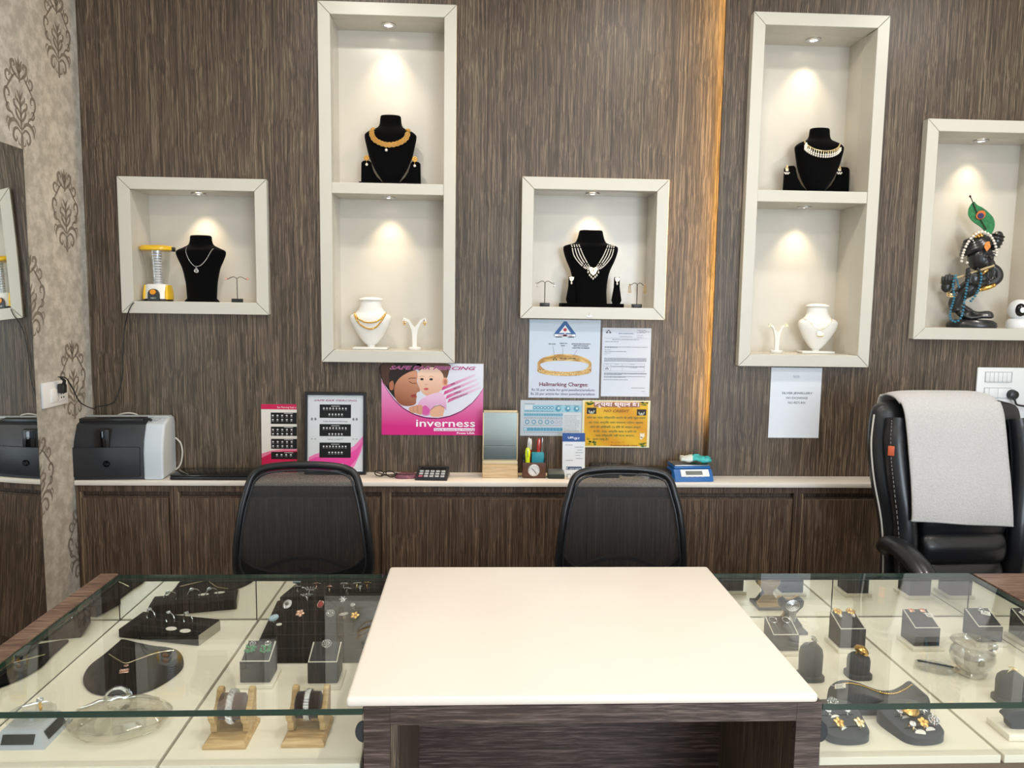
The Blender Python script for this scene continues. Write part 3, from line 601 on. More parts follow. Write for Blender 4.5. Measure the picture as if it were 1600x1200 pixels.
s.text('lettering','भारतीय मानक ब्यूरो',*Z(475,278),.008,C(150,60,80),layer=5,fit=.2)
cx,cy=Z(577,700)
gold=lambda u,v: mixc(C(168,122,56),C(224,196,128),.5+.5*math.sin(u*26))
s.ell('picture',cx,Z(0,690)[1],.383,gold,3,rv=.130,n=48,inner=.90)
for i in range(3):                # the wide front band of the bangle
    pts=[]; y0,y1=(0,-.072)
A=[PI+PI*i/30 for i in range(31)]; o_=[(cx+.383*math.cos(a),Z(0,720)[1]+.083*math.sin(a)+.012) for a in A]; i_=[(cx+.383*math.cos(a)*.995,Z(0,790)[1]+.062*math.sin(a)) for a in A]
s.poly('picture',o_+i_[::-1],gold,4)
for k in range(120):
    a=PI+PI*random.random(); u=cx+.37*math.cos(a); f=random.random(); v=(Z(0,720)[1]+.083*math.sin(a)+.012)*(1-f)+f*(Z(0,790)[1]+.062*math.sin(a)); s.ell('picture',u,v,.006,random.choice((C(240,226,190),C(150,104,44),C(226,170,120))),5,n=6)
A=[PI*i/30 for i in range(31)]; o_=[(cx+.36*math.cos(a),Z(0,665)[1]+.095*math.sin(a)) for a in A]; i_=[(cx+.345*math.cos(a),Z(0,700)[1]+.055*math.sin(a)) for a in A]; s.poly('picture',o_+i_[::-1],gold,3.5)
bis(s,'picture',*Z(438,612),.030,C(30,30,30),C(214,180,110),5,.9)
s.text('lettering','750 585',*Z(505,615),.0075,C(40,36,30),bold=.03,layer=6,fit=.10); s.text('lettering','A7T14B8',*Z(628,615),.0075,C(40,36,30),bold=.03,layer=6,fit=.11)
for a,b in (((402,425),(432,570)),((548,442),(548,570)),((758,475),(695,578))): s.line('picture',[Z(*a),Z(*b)],.0008,C(60,70,90),6)
for t_,x,y,f in (('BIS LOGO',345,402,.095),('PURITY OF',500,392,.105),('GOLD',520,425,.055),('JEWELLER IDENTIFICATION',675,398,.265),('MARK WITH HALLMARK',700,426,.21),('CENTRE NUMBER',680,456,.25)): s.text('lettering',t_,*Z(x,y),.0058,C(40,44,60),bold=.03,layer=6,fit=f)
s.text('lettering','Hallmarking Charges:',*Z(215,1012),.0225,lambda u,v: C(112,30,66),bold=.015,layer=6,fit=.69)
s.text('lettering','Rs 35 per article for gold jewellery/artefacts',*Z(108,1084),.0152,C(76,60,112),layer=6,fit=.89); s.text('lettering','Rs 25 per article for silver jewellery/artefacts',*Z(96,1144),.0152,C(70,56,108),layer=6,fit=.91); s.build(T)

# ---- certificate
s,T=sheet('certificate_sheet','white typed registration certificate beside the hallmarking poster','notice',(941,512),(1018,513),(939,619),(1014,620),0,PAPER)
T.location.y=-.0007
Z=lambda x,y:((x-50)/765,1-(y-70)/1075)
s.rect('picture',0,0,1,1,lambda u,v: mixc(C(208,216,230),C(196,204,220),v),1); bis(s,'picture',*Z(146,128),.055,C(50,54,66),C(206,212,226),2,.72); bis(s,'picture',*Z(135,702),.036,C(60,64,76),C(206,212,226),2,.72)
s.text('lettering','BUREAU OF INDIAN STANDARDS',*Z(300,165),.0062,C(76,100,150),bold=.02,layer=3,fit=.31); s.text('lettering','HALLMARKING SCHEME',*Z(318,212),.005,C(80,86,104),layer=3,fit=.26)
for y,a,b in ((252,205,630),(285,90,310),(366,90,765),(376,90,290),(412,90,190),(438,90,438),(464,90,190),(488,90,128),(542,90,755),(558,90,752),(574,90,752),(588,90,750),(596,90,135),(640,110,165),(640,260,315),(640,500,570),(676,205,375),(676,385,722),(692,490,610),(776,90,760),(788,90,760),(800,90,370),(830,90,745),(842,90,430),(880,85,470),(1008,525,745),(1062,680,748),(1088,725,748),(104,590,730),(128,630,790),(142,590,725),(184,590,690),(214,590,688)): s.greek('lettering',Z(a,0)[0],Z(b,0)[0],Z(0,y+4)[1],.0075,C(104,110,128),3)
s.line('picture',[Z(88,232),Z(790,232)],.0006,C(110,116,130),3)
for a,b in (((82,630),(725,630)),((82,668),(725,668)),((78,745),(722,745)),((82,630),(78,745)),((195,630),(193,745)),((376,630),(374,745)),((725,630),(722,745))): s.line('picture',[Z(*a),Z(*b)],.0007,C(80,86,104),3)
s.build(T)

# ---- blue ring size chart
s,T=sheet('size_chart','pale blue ring size chart pinned behind the pen holder','chart',(813,625),(912,626),(813,681),(912,681),0,PAPER)
T.location.y=-.0004
Z=lambda x,y:((x-120)/915,1-(y-95)/508)
B1,B2=C(86,150,176),C(60,128,160)
s.rect('picture',0,0,1,1,C(190,200,210),1); s.rect('picture',*Z(170,262),*Z(1000,160),C(150,196,214),2); s.rect('picture',*Z(178,228),*Z(296,165),C(206,214,222),3)
for k in range(6): s.ell('picture',*Z(322+k*50,200),.026,B1,3,n=14); s.ell('picture',*Z(322+k*50,200),.012,C(214,226,232),4,n=10)
for x in (662,800,925): s.ell('picture',*Z(x,215),.045,B1,3,n=14); s.ell('picture',*Z(x+8,205),.018,C(206,226,234),4,n=10)
s.rect('picture',*Z(165,325),*Z(728,278),C(140,186,206),2)
for k in range(16): s.ell('picture',*Z(190+k*35,300),.015,B2,3,n=12,inner=.5)
for k,x in enumerate((220,315,410,505,580,640,700)): s.ell('picture',*Z(x,405),.036 if k<4 else .027,B1 if k<5 else C(170,170,190),3,n=18,inner=.62)
s.rect('picture',*Z(165,535),*Z(728,485),C(120,180,208),2)
for k in range(12): s.ell('picture',*Z(195+k*47,508),.020,B2 if k else C(210,220,226),3,n=14,inner=.5)
for y in (345,360,455,555): s.greek('picture',Z(170,0)[0],Z(725,0)[0],Z(0,y)[1],.012,C(130,140,152),3)
for y in (150,): s.greek('picture',Z(175,0)[0],Z(325,0)[0],Z(0,y)[1],.016,C(70,76,90),3)
for x in (630,765,880): s.greek('picture',Z(x,0)[0],Z(x+85,0)[0],Z(0,172)[1],.016,C(50,70,90),4)
s.greek('picture',Z(180,0)[0],Z(595,0)[0],Z(0,252)[1],.014,C(60,90,110),4)
s.rect('picture',*Z(742,580),*Z(1000,270),C(206,212,216),2)
for y in range(312,580,18): s.greek('picture',Z(752,0)[0],Z(random.choice((930,970,985)),0)[0],Z(0,y)[1],.010,C(128,134,142),3)
s.build(T)

# ---- yellow no-credit notice
s,T=sheet('credit_notice','yellow laminated no credit notice with green corner flourishes','notice',(908,625),(1016,626),(911,698),(1014,700),-.004,PAPER)
T.location.y=-.0055
Z=lambda x,y:((x-110)/1310,1-(y-118)/910)
s.rect('picture',0,0,1,1,C(226,222,190),1); s.rect('picture',.03,.03,.965,.97,lambda u,v: mixc(C(208,146,22),C(222,178,40),.5+.5*math.sin(u*9+v*7)),2,10,8)
s.rect('picture',*Z(325,248),*Z(1215,152),C(150,104,84),3)
s.text('lettering','कृपया ध्यान दें।',*Z(345,228),.0235,C(250,232,236),bold=.03,layer=5,fit=.655)
s.text('lettering','NO CREDIT',*Z(512,345),.0155,C(132,78,24),shear=.3,bold=.02,layer=5,fit=.385)
for x,y in ((285,320),(1252,345)):
    s.rect('picture',*Z(x-90,y+60),*Z(x+92,y-60),C(34,22,18),3); s.ell('picture',*Z(x,y-2),.048,C(150,160,148),4,n=16,inner=.55,a0=PI*.95,a1=PI*2.05); s.ell('picture',*Z(x,y+22),.012,C(206,206,196),5)
for t_,x,y,f in (('सोने का भाव निर्धारित कराने के लिए कुल रकम',195,470,.87),('का 70% अग्रिम जमा करवाना पड़ेगा। कृपया',232,562,.81),('सोने की डिलीवरी 15 दिन के अन्दर-अन्दर',265,650,.75),('ले लें। 70% अग्रिम जमा न होने पर',330,735,.64),('भाव निर्धारित नहीं माना जाएगा।',370,815,.575),('रेट   ऊपर चालू है।',205,885,.32)): s.text('lettering',t_,*Z(x,y),.0112,C(70,104,60),bold=.01,layer=5,fit=f)
s.text('lettering','By order of',*Z(672,935),.0062,C(150,84,20),shear=.25,layer=5,fit=.2); s.text('lettering','President Sarafa Union',*Z(668,1000),.0092,C(140,70,18),shear=.25,bold=.02,layer=5,fit=.40)
s.ell('picture',*Z(1280,795),.036,C(232,224,196),4,n=14); s.poly('picture',[Z(1232,770),Z(1240,735),Z(1262,762)],C(232,224,196),4); s.poly('picture',[Z(1298,762),Z(1322,735),Z(1326,772)],C(232,224,196),4); s.ell('picture',*Z(1262,845),.020,C(236,228,200),4,n=10)
for cx,cy,sx,sy in ((150,140,1,1),(1380,150,-1,1),(1370,1005,-1,-1),(215,980,1,-1)):
    for k in range(9):
        u,v=Z(cx+sx*random.uniform(0,130),cy+sy*random.uniform(-5,70)); s.poly('picture',[(u,v),(u+.02,v+.018),(u+.045*sx,v+.004),(u+.018,v-.018)],random.choice((C(70,120,50),C(110,130,40),C(50,100,60))),4)
s.build(T)

# ---- silver jewellery notice
s,T=sheet('silver_notice','white paper notice about silver jewellery under the tall niche','notice',(1205,574),(1284,575),(1200,683),(1279,685),YC,PAPER)
T.location.y=YC-.0006
s.text('lettering','NOTE:',.5,.865,.0095,C(96,104,132),align='CENTER',layer=2); s.line('picture',[(.44,.858),(.56,.858)],.0007,C(96,104,132),2)
for i,t_ in enumerate(('SILVER JEWELLERY','NO EXCHANGE','NO RETURN')): s.text('lettering',t_,.53,.625-.068*i,.0128,C(44,48,76),align='CENTER',bold=.006 if i==0 else 0,layer=2,fit=(.60,.42,.34)[i])
s.build(T)

# ---- switch board on the right
P=wp(1528,574,YC-.008); t=thing('switch_board','large white switch and socket board above the leather chair','switch board',(P.x,YC-.0004,P.z-.235))
MB().b2(0,.235,-.010,0,0,.235,.003).build('plate',WPL,t)
for r,(zz,cells) in enumerate(((.175,[.034+.0183*i for i in range(6)]),(.108,[.034,.0535,.092]),(.041,[.034,.094]))):
    MB().b2(.031,.150,-.0108,-.0095,zz-.002,zz+.043).build('cell_frame',GPL,t)
    wd=[.0172,None,None][r]
    for i,x in enumerate(cells):
        ww=.0172 if r==0 else ([.0185,.0375,.055] if r==1 else [.058,.054])[i]
        MB().b2(x,x+ww,-.0145,-.0105,zz,zz+.040,.0015).build('switch' if r==0 or i==0 else 'outlet',WPL,t)
P=wp(1584,617,YC-.03); t=thing('round_plug','black rounded plug in the large white switch board','plug',(P.x,YC-.0150,P.z))
MB().at((0,0,0),(PI/2,0,0)).lathe([(.021,0),(.022,.006),(.018,.022),(.008,.026)],n=20).build('body',BLACKP,t)
MB().tube(spline([(0,-.018,-.012),(.004,-.022,-.028),(.014,-.018,-.040),(.04,-.014,-.046),(.09,-.012,-.052)],6),[.0065]*4+[.004]*21,8).build('cable',RUBBER,t)
# ================================================================== things in the niches
def prof_of(secs):
    S=sorted(secs)
    def f(z):
        for a,b in zip(S[:-1],S[1:]):
            if a[0]<=z<=b[0]: t=(z-a[0])/max(1e-9,b[0]-a[0]); return tuple(a[i]+(b[i]-a[i])*t for i in (1,2,3))
        return S[0][1:] if z<S[0][0] else S[-1][1:]
    return f
def smooth_secs(secs,k=4): return [tuple(v) for v in [(p[0],p[1],p[2],p[3]) for p in spl4(secs,k)]]
def spl4(P,k):
    out=[];n=len(P)
    for i in range(n-1):
        a,b,c,d=P[max(i-1,0)],P[i],P[i+1],P[min(i+2,n-1)]
        for j in range(k):
            t=j/k; out.append(tuple(.5*(2*b[q]+(c[q]-a[q])*t+(2*a[q]-5*b[q]+4*c[q]-d[q])*t*t+(3*b[q]-a[q]-3*c[q]+d[q])*t**3) for q in range(4)))
    out.append(P[-1]); return out
def onbust(f,x,z,r): 
    hw,hd,yo=f(z); k=max(0,1-(x/max(hw,1e-6))**2)**.5; return (x,yo-hd*k-r,z)
def base_at(px,py,Y,zf): P=wp(px,py,Y); return Vector((P.x,Y,zf))
ZF1,ZF2,ZF3,ZF5=N1[2]+FW,N2[2]+FW,N3[2]+FW,N5[2]+FW; ZF4=N4[2]+FW
K=3.21/1190                              # metres per photograph pixel inside the niches
def gem_cluster(m,c,R,n,r,ax='y'):
    m.sph(c,r*1.5,8,6)
    for i in range(n): a=2*PI*i/n; m.sph((c[0]+R*math.cos(a),c[1],c[2]+R*math.sin(a)),r,8,6)
def stand_loc(px,Y,z): return Vector((wp(px,470,Y).x,Y,z))

# ---- camping lantern
L_=stand_loc(248,.055,ZF1); t=thing('camping_lantern','yellow and white rechargeable camping lantern in the square niche','lantern',L_); 
b=MB(); b.loft([(0,.052,.045,0),(.010,.053,.046,0),(.014,.050,.044,0),(.062,.046,.040,0),(.068,.044,.038,0),(.070,.038,.034,0)],n=32,p=2.6); b.build('base',WPAINT,t)
for sg in (-1,1): MB().at((sg*.043,0,.036)).loft([(-.028,.012,.036,0),(.0,.011,.034,0),(.030,.006,.026,0)],n=20,p=2.5).build('side_panel',YEL,t)
MB().loft([(0.0005,.054,.0465,0),(.010,.0545,.0475,0)],n=32,p=2.6).build('foot',BLACKP,t)
arch=[(-.023,.002),(.023,.002),(.022,.030)]+[(.022*math.cos(a),.030+.020*math.sin(a)) for a in [PI*i/10 for i in range(11)]]
MB().prism(arch,-.052,-.040,'y',bev=.001,seg=1).build('control_panel',BLACKP,t)
k=MB().at((0,-.052,.037),(PI/2,0,0)).lathe([(.012,0),(.0125,.003),(.011,.006)],n=20,sy=.85).build('button',ORANGE,t)
v,f=textgeo('wipro',.009,'CENTER'); MB().add([(x,-.0525,.011+z) for x,z in v],f).build('lettering',WPL,t,smooth=0)
MB().lathe([(.036,.070),(.040,.10),(.052,.205)],n=32,cap=False).build('globe',ACRYL,t)
m=MB(); m.lathe([(.017,.070),(.017,.205)],n=12); m.build('light_column',mat('light_column_white',srgb(214,218,226),.3),t)
for i in range(12): MB().torus((0,0,.078+i*.0105),.0185,.0022,n=16,m=6).build('led_ring',CHROME,t)
MB().loft([(.204,.060,.050,0),(.208,.066,.054,0),(.218,.066,.054,0),(.224,.058,.048,0),(.226,.04,.035,0)],n=32,p=2.3).build('top_cap',YEL,t)
for sg in (-1,1): MB().box((sg*.066,0,.211),(.008,.030,.018),.002).build('handle_clip',BLACKP,t)

# ---- black velvet busts
def bust(name,label,px,Y,zf,H,secs,mt,rz=0,base=None,n=32,p=2.2,group=None):
    t=thing(name,label,'bust',stand_loc(px,Y,zf),(0,0,rz),group); S=smooth_secs([(a*H,b*H,c*H,d*H) for a,b,c,d in secs])
    MB().loft(S,n=n,p=p).build('torso',mt,t); return t,prof_of(S)
SEC_A=[(.045,.225,.13,0),(.15,.232,.13,0),(.30,.246,.13,0),(.50,.290,.135,0),(.62,.345,.14,.0),(.72,.385,.14,.0),(.775,.370,.135,.0),(.82,.270,.12,.01),(.86,.195,.11,.015),(.92,.168,.105,.015),(.985,.160,.10,.015),(1.0,.14,.09,.015)]
t,f=bust('necklace_bust','black velvet bust wearing a silver pendant chain beside the lantern',316,.060,ZF1,100*K,SEC_A,VELVET,-.12); HB=100*K
MB().loft([(0,.26*HB,.16*HB,0),(.02*HB,.25*HB,.15*HB,0),(.05*HB,.22*HB,.13*HB,0)],n=28,p=2.6).build('foot',VELVET,t)
def chainpath(f,pts,r,k=8): return [onbust(f,p.x,p.z,r) for p in spline([(x,0,z) for x,z in pts],k)]
n_=thing('pendant_necklace','thin silver chain with a round stone pendant on black velvet','necklace',t.location,t.rotation_euler)
pp=chainpath(f,[(-.168*HB,.815*HB),(-.165*HB,.74*HB),(-.12*HB,.63*HB),(-.05*HB,.545*HB),(-.005*HB,.53*HB),(.06*HB,.545*HB),(.15*HB,.64*HB),(.24*HB,.80*HB)],.0018)
MB().tube(pp,.0016,6).build('chain',SILVER,n_); m=MB(); P=onbust(f,-.005*HB,.465*HB,.004); m.torus(P,.0075,.0018,'y',18,6); gem_cluster(m,P,.0045,6,.0017); m.torus((P[0],P[1],P[2]+.0115),.0028,.0011,'y',10,5); m.build('pendant',DIAM,n_)

def tstand(label,px,Y,zf,h,half,rise,mt=DMETAL):
    t=thing('earring_stand',label,'earring stand',stand_loc(px,Y,zf)); MB().b2(-.020,.020,-.014,.014,0,.0155,.0012).build('base',BLACKP,t)
    MB().tube([(0,0,.015),(0,0,h)],.0018,8).build('post',mt,t)
    for sg in (-1,1): MB().tube(spline([(0,0,h-.001),(sg*half*.28,0,h+rise),(sg*half*.55,0,h+rise*.55),(sg*half*.82,0,h-rise*.5),(sg*half,0,h-rise*.2)],6),.0014,6).build('arm',mt,t)
    return t
def stud(label,group,loc,builder):
    e=thing('earring',label,'earring',loc,group=group); builder(e); return e
t=tstand('bare wire earring stand holding two small dark studs beside the bust',371,.055,ZF1,.098,.044,.006)
def b_stud(e): m=MB(); m.torus((0,-.003,0),.0042,.0016,'y',14,6); m.sph((0,-.003,0),.0032,8,6); m.build('setting',ROSE,e)
for sg in (-1,1): stud('small round stud clipped on the wire stand beside the lantern bust','studs beside the lantern bust',t.location+Vector((sg*.044,0,.0965)),b_stud)

# ---- N2 and N4 upper: black bust with side ears
SEC_B=[(.045,.10,.10,.04),(.12,.15,.11,.03),(.25,.235,.125,.02),(.42,.310,.14,.01),(.58,.350,.15,0),(.68,.370,.155,0),(.735,.365,.15,0),(.785,.30,.135,.01),(.83,.195,.115,.02),(.88,.160,.105,.02),(.96,.150,.10,.02),(.995,.142,.095,.02),(1.0,.12,.08,.02)]
def setbust(label,px,Y,zf,H,rz,wf=1.0):
    t,f=bust('necklace_bust',label,px,Y,zf,H,SEC_B,VELVET,rz); MB().b2(-.44*H*wf,.44*H*wf,-.13*H,.16*H,0,.05*H,.003).build('foot',VELVET,t)
    for sg in (-1,1):
        pts=[(.43,.05),(.43,.10),(.425,.34),(.40,.365),(.31,.37),(.285,.345),(.275,.30),(.25,.22),(.20,.14),(.14,.085),(.09,.05)]
        MB().prism([(sg*x*H*wf,z*H*(1+.22*(wf-1)/.17)) for x,z in pts],.02*H,.07*H,'y',bev=.0015,seg=1).build('earring_flap',VELVET,t)
    return t,f
HB2=105*K
t,f=setbust('black velvet bust with side flaps wearing a broad gold necklace',611,.065,d2[1],HB2,.0)
n_=thing('gold_necklace','broad gold disc necklace with a pearl drop','necklace',t.location,t.rotation_euler); H=HB2
pp=chainpath(f,[(-.235*H,.80*H),(-.25*H,.735*H),(-.215*H,.655*H),(-.13*H,.60*H),(-.03*H,.575*H),(.08*H,.585*H),(.18*H,.63*H),(.245*H,.70*H),(.255*H,.80*H)],.003,10)
MB().tube(pp,.0018,6).build('chain',GOLD,n_)
for i in range(3,len(pp)-2,5):
    x,y,z=pp[i]; m=MB(); m.at((x,y-.0015,z-.004),(.12,0,0)); m.torus((0,0,0),.0095,.0022,'y',16,6); m.torus((0,0,0),.0050,.0022,'y',12,6); m.sph((0,0,0),.0026,8,6); m.build('disc',GOLD,n_)
x,y,z=onbust(f,-.045*H,.50*H,.004); m=MB(); m.tube([(x,y,z+.014),(x,y,z)],.0012,6); m.build('drop_link',GOLD,n_); MB().sph((x,y,z-.003),.0058,12,8).build('pearl_drop',PEARL,n_)
def b_disc(e):
    m=MB(); m.torus((0,0,0),.0095,.0024,'y',18,6); m.torus((0,0,0),.0045,.0024,'y',12,6); m.sph((0,-.001,0),.003,8,6); m.tube([(0,0,-.011),(0,0,-.020)],.0011,6); m.build('disc',GOLD,e); MB().sph((0,0,-.026),.0058,12,8).build('pearl_drop',PEARL,e)
for px,py in ((573,247),(648,249)): P=wp(px,py,.0); stud('gold disc earring with pearl drop on the black velvet flap','gold earrings matching the disc necklace',Vector((wp(px,py,.068).x,.065+.02*H-.0045,wp(px,py,.068).z)),b_disc)

t,f=setbust('black velvet bust with side flaps wearing a pearl fringed choker',1267,.065,d4[1],HB2*.98,.0,1.17); H=HB2*.98
n_=thing('choker_necklace','gold choker fringed with pearls on black velvet','necklace',t.location,t.rotation_euler)
pp=chainpath(f,[(-.235*H,.82*H),(-.26*H,.76*H),(-.20*H,.70*H),(-.10*H,.655*H),(.02*H,.64*H),(.13*H,.655*H),(.22*H,.70*H),(.27*H,.76*H)],.003,10)
MB().tube(pp,.0022,6).build('chain',GOLDL,n_); m=MB(); q=MB(); 
for i in range(2,len(pp)-1,3):
    x,y,z=pp[i]; m.sph((x,y-.001,z-.001),.0036,8,6); m.tube([(x,y,z),(x,y-.001,z-.014)],.0016,5); x2=x*1.04
    for dz in (.016,.024): 
        yy=onbust(f,x2,z-dz,.004)[1]; q.sph((x2,yy,z-dz),.0042,8,6)
m.build('gold_links',GOLDL,n_)['kind']='stuff'; q.build('pearl_fringe',PEARL,n_)['kind']='stuff'
def b_jhumka(e):
    m=MB(); gem_cluster(m,(0,0,.004),.004,6,.002); m.prism([(-.007,-.014),(.007,-.014),(0,.0)],-.002,.001,'y'); m.torus((0,0,-.005),.006,.0014,'y',14,5); m.build('setting',GOLDL,e); q=MB()
    for i in range(5): q.sph((-.009+.0045*i,-.001,-.022-(.004 if i in (1,3) else 0)),.0034,8,6)
    for i in range(3): q.sph((-.004+.004*i,-.0015,-.013),.0028,8,6)
    q.build('pearls',PEARL,e)
for px,py in ((1229,262),(1311,262)): stud('gold earring with a spray of small pearls on black velvet','pearl earrings matching the choker',Vector((wp(px,py,.064).x,.065+.02*H-.012,wp(px,py,.064).z)),b_jhumka)

# ---- centre niche
HB3=118*K; SEC_C=[(.05,.235,.12,0),(.20,.225,.12,0),(.35,.235,.125,0),(.48,.265,.13,0),(.60,.32,.135,0),(.70,.355,.14,0),(.765,.365,.14,0),(.80,.34,.135,0),(.835,.22,.12,.01),(.88,.185,.115,.012),(.94,.165,.11,.012),(.985,.155,.105,.012),(1,.145,.10,.012)]
t,f=bust('necklace_bust','tall black velvet bust wearing a pearl strand necklace',921,.062,ZF3,HB3,SEC_C,VELVET,.05); H=HB3
MB().b2(-.39*H,.43*H,-.16*H,.12*H,0,.05*H,.002).build('foot',VELVET,t); MB().torus((0,.012*H,1.0*H),.14*H,.0016,'z',28,6,sc=(1,.72)).build('rim',WPAINT,t)
n_=thing('pearl_necklace','four strand pearl necklace with a gold centre piece','necklace',t.location,t.rotation_euler)
for k in range(4):
    o=k*.030; pth=spline([((-.235-.0+ (0.030*(1.5-k)))*H,0,.80*H),((-.16-o*1.3+.03)*H,0,.66*H),((-.075-o+.02)*H,0,.535*H),(-.03*H,0,(.50-o*.4)*H)],5)
    for sg in (-1,1):
        m=MB(); L2=[onbust(f,sg*p.x+(.01*H if sg<0 else .01*H),p.z,.003) for p in pth]
        acc=0
        for a,b in zip(L2[:-1],L2[1:]):
            d=(Vector(b)-Vector(a)).length; q_=max(1,int(d/.0049))
            for j in range(q_): c=Vector(a).lerp(Vector(b),j/q_); m.sph(c,.0027,6,5)
        o_=m.build('pearl_strand',PEARL,n_); o_['kind']='stuff'
P=onbust(f,.012*H,.465*H,.005); m=MB(); m.at(P); m.prism([(-.019,.012),(-.010,.018),(0,.014),(.010,.018),(.019,.012),(.012,-.008),(0,-.018),(-.012,-.008)],-.003,.003,'y',bev=.0015,seg=1); gem_cluster(m,(0,-.003,.003),.008,7,.003); m.build('centre_piece',GOLDL,n_)
for dx,dz in ((-.022,-.004),(-.015,-.016),(-.008,-.023),(0,-.030),(.008,-.023),(.015,-.016),(.022,-.004)): MB().sph((P[0]+dx,P[1]-.001,P[2]+dz),(.0034,.0034,.0052),8,6).build('pearl_drop',PEARL,n_)
def b_pearldrop(e):
    m=MB(); m.prism([(-.011,.007),(0,.009),(.011,.007),(.007,-.006),(0,-.011),(-.007,-.006)],-.003,.001,'y',bev=.001,seg=1); gem_cluster(m,(0,-.003,.0),.005,6,.002); m.build('setting',GOLDL,e); MB().sph((0,-.001,-.017),(.0040,.0040,.0062),8,6).build('pearl_drop',PEARL,e)
for px,pxe in ((892,892),(963,963)):
    L2=stand_loc(px,.035,ZF3); L2.z+=.05*H; h=.11
    u=thing('earring_block','black velvet vase shaped earring block on the foot of the pearl bust','earring block',L2,group='earring blocks beside the pearl bust'); w_=.022
    MB().prism([(-.011,h),(.011,h),(.012,h*.62),(w_*.9,h*.18),(w_*.95,h*.13),(w_*.7,0),(-w_*.7,0),(-w_*.95,h*.13),(-w_*.9,h*.18),(-.012,h*.62)],-.006,.006,'y',bev=.0012,seg=1).build('block',VELVET,u)
    stud('gold and pearl drop earring on the vase shaped velvet block','pearl drop earrings beside the pearl bust',L2+Vector((0,-.0075,h-.010)),b_pearldrop)
t=tstand('black wire earring stand with silver dangles in the pearl necklace niche',851,.05,ZF3,.100,.036,.006)
def b_dangle(e): m=MB(); m.sph((0,-.002,0),.0034,8,6); m.tube([(0,-.002,-.002),(.002,-.002,-.010)],.0008,5); m.torus((.003,-.002,-.013),.0038,.0012,'y',12,5); m.build('drop',SILVER,e)
for sg in (-1,1): stud('silver dangle earring on the black wire stand','silver dangles in the pearl niche',t.location+Vector((sg*.036,0,.0975)),b_dangle)
t=tstand('black wire earring stand with long gold drops in the pearl necklace niche',995,.05,ZF3,.098,.032,.006)
def b_long(e): m=MB(); m.sph((0,-.002,0),.0040,8,6); m.build('stud',ROSE,e); m=MB(); [m.tube([(x,-.002,-.004),(x*1.6,-.002,-.032)],.0012,5) for x in (-.0035,0,.0035)]; m.tube([(-.006,-.002,-.032),(.006,-.002,-.032)],.0012,5); m.build('tassel',GOLD,e)
for sg in (-1,1): stud('long gold tassel earring on the black wire stand','gold tassels in the pearl niche',t.location+Vector((sg*.032,0,.0955)),b_long)

# ---- white busts below
SEC_W=[(.09,.09,.07,.05),(.12,.13,.09,.05),(.20,.195,.12,.04),(.33,.285,.15,.02),(.48,.365,.17,.0),(.59,.40,.175,.0),(.655,.375,.165,.01),(.72,.275,.145,.03),(.80,.222,.14,.05),(.88,.205,.135,.06),(.935,.195,.13,.06)]
def wbust(label,px,zf,H,rz,Y=.055):
    t,f=bust('necklace_bust',label,px,Y,zf,H,SEC_W,WPAINT,rz,p=2.1)
    MB().loft([(.94*H,.225*H,.155*H,.06*H),(.955*H,.235*H,.165*H,.06*H),(.98*H,.21*H,.15*H,.06*H),(1.0*H,.13*H,.10*H,.06*H),(1.006*H,.04*H,.03*H,.06*H)],n=32).build('neck_cap',WPAINT,t)
    MB().b2(-.33*H,.33*H,-.12*H,.20*H,0,.045*H,.002).build('foot',WPAINT,t); MB().loft([(.045*H,.07*H,.05*H,.05*H),(.12*H,.085*H,.06*H,.05*H)],n=16).build('stem',WPAINT,t); return t,f
HW=80*K; H=HW
t,f=wbust('small white bust wearing two gold chains',579,ZF2,HW,.0)
for nm,lab,pts in (('gold_chain','short gold rope chain around the white bust',[(-.30*H,.70*H),(-.22*H,.60*H),(-.10*H,.535*H),(.02*H,.52*H),(.14*H,.545*H),(.24*H,.62*H),(.30*H,.70*H)]),('gold_chain','longer gold bead chain hanging lower on the white bust',[(-.29*H,.66*H),(-.22*H,.53*H),(-.10*H,.43*H),(.02*H,.40*H),(.13*H,.44*H),(.23*H,.56*H),(.29*H,.67*H)])):
    n_=thing(nm,lab,'necklace',t.location,t.rotation_euler); pp=chainpath(f,pts,.003,6); MB().tube(pp,.0022,6).build('cord',GOLD,n_); m=MB()
    for a,b in zip(pp[:-1],pp[1:]):
        for j in (0,.5): m.sph(Vector(a).lerp(Vector(b),j),.0036,6,5)
    m.build('beads',GOLD,n_)['kind']='stuff'
def ystand(label,px,zf,h,half,mt=WPAINT,Y=.055,rz=0):
    t=thing('earring_stand',label,'earring stand',stand_loc(px,Y,zf),(0,0,rz)); MB().lathe([(.027,0),(.028,.003),(.027,.010),(.024,.012)],n=24,sy=.7).build('base',mt,t)
    o=[(-.009,.011),(.009,.011),(.010,h*.45),(.014,h*.66),(half*.55,h*.88),(half*1.0,h*1.0),(half*.98,h*1.05),(half*.5,h*.98),(.010,h*.82),(0,h*.74),(-.010,h*.82),(-half*.5,h*.98),(-half*.98,h*1.05),(-half,h*1.0),(-half*.55,h*.88),(-.014,h*.66),(-.010,h*.45)]
    MB().prism(o,-.004,.004,'y',bev=.001,seg=1).build('fork',mt,t); return t
t=ystand('white forked earring stand beside the two chain bust',648,ZF2,.128,.048)
def b_gold2(e): m=MB(); m.torus((0,-.004,0),.004,.0016,'y',12,5); m.build('top_link',SILVER,e); m=MB(); m.torus((0,-.004,-.010),.005,.0018,'y',12,5); m.sph((0,-.004,-.018),.004,8,6); m.sph((-.004,-.004,-.013),.0025,6,5); m.sph((.004,-.004,-.013),.0025,6,5); m.build('drop',GOLD,e)
for sg in (-1,1): stud('gold dangle earring on the white forked stand','gold dangles beside the two chain bust',t.location+Vector((sg*.042,-.004,.124)),b_gold2)
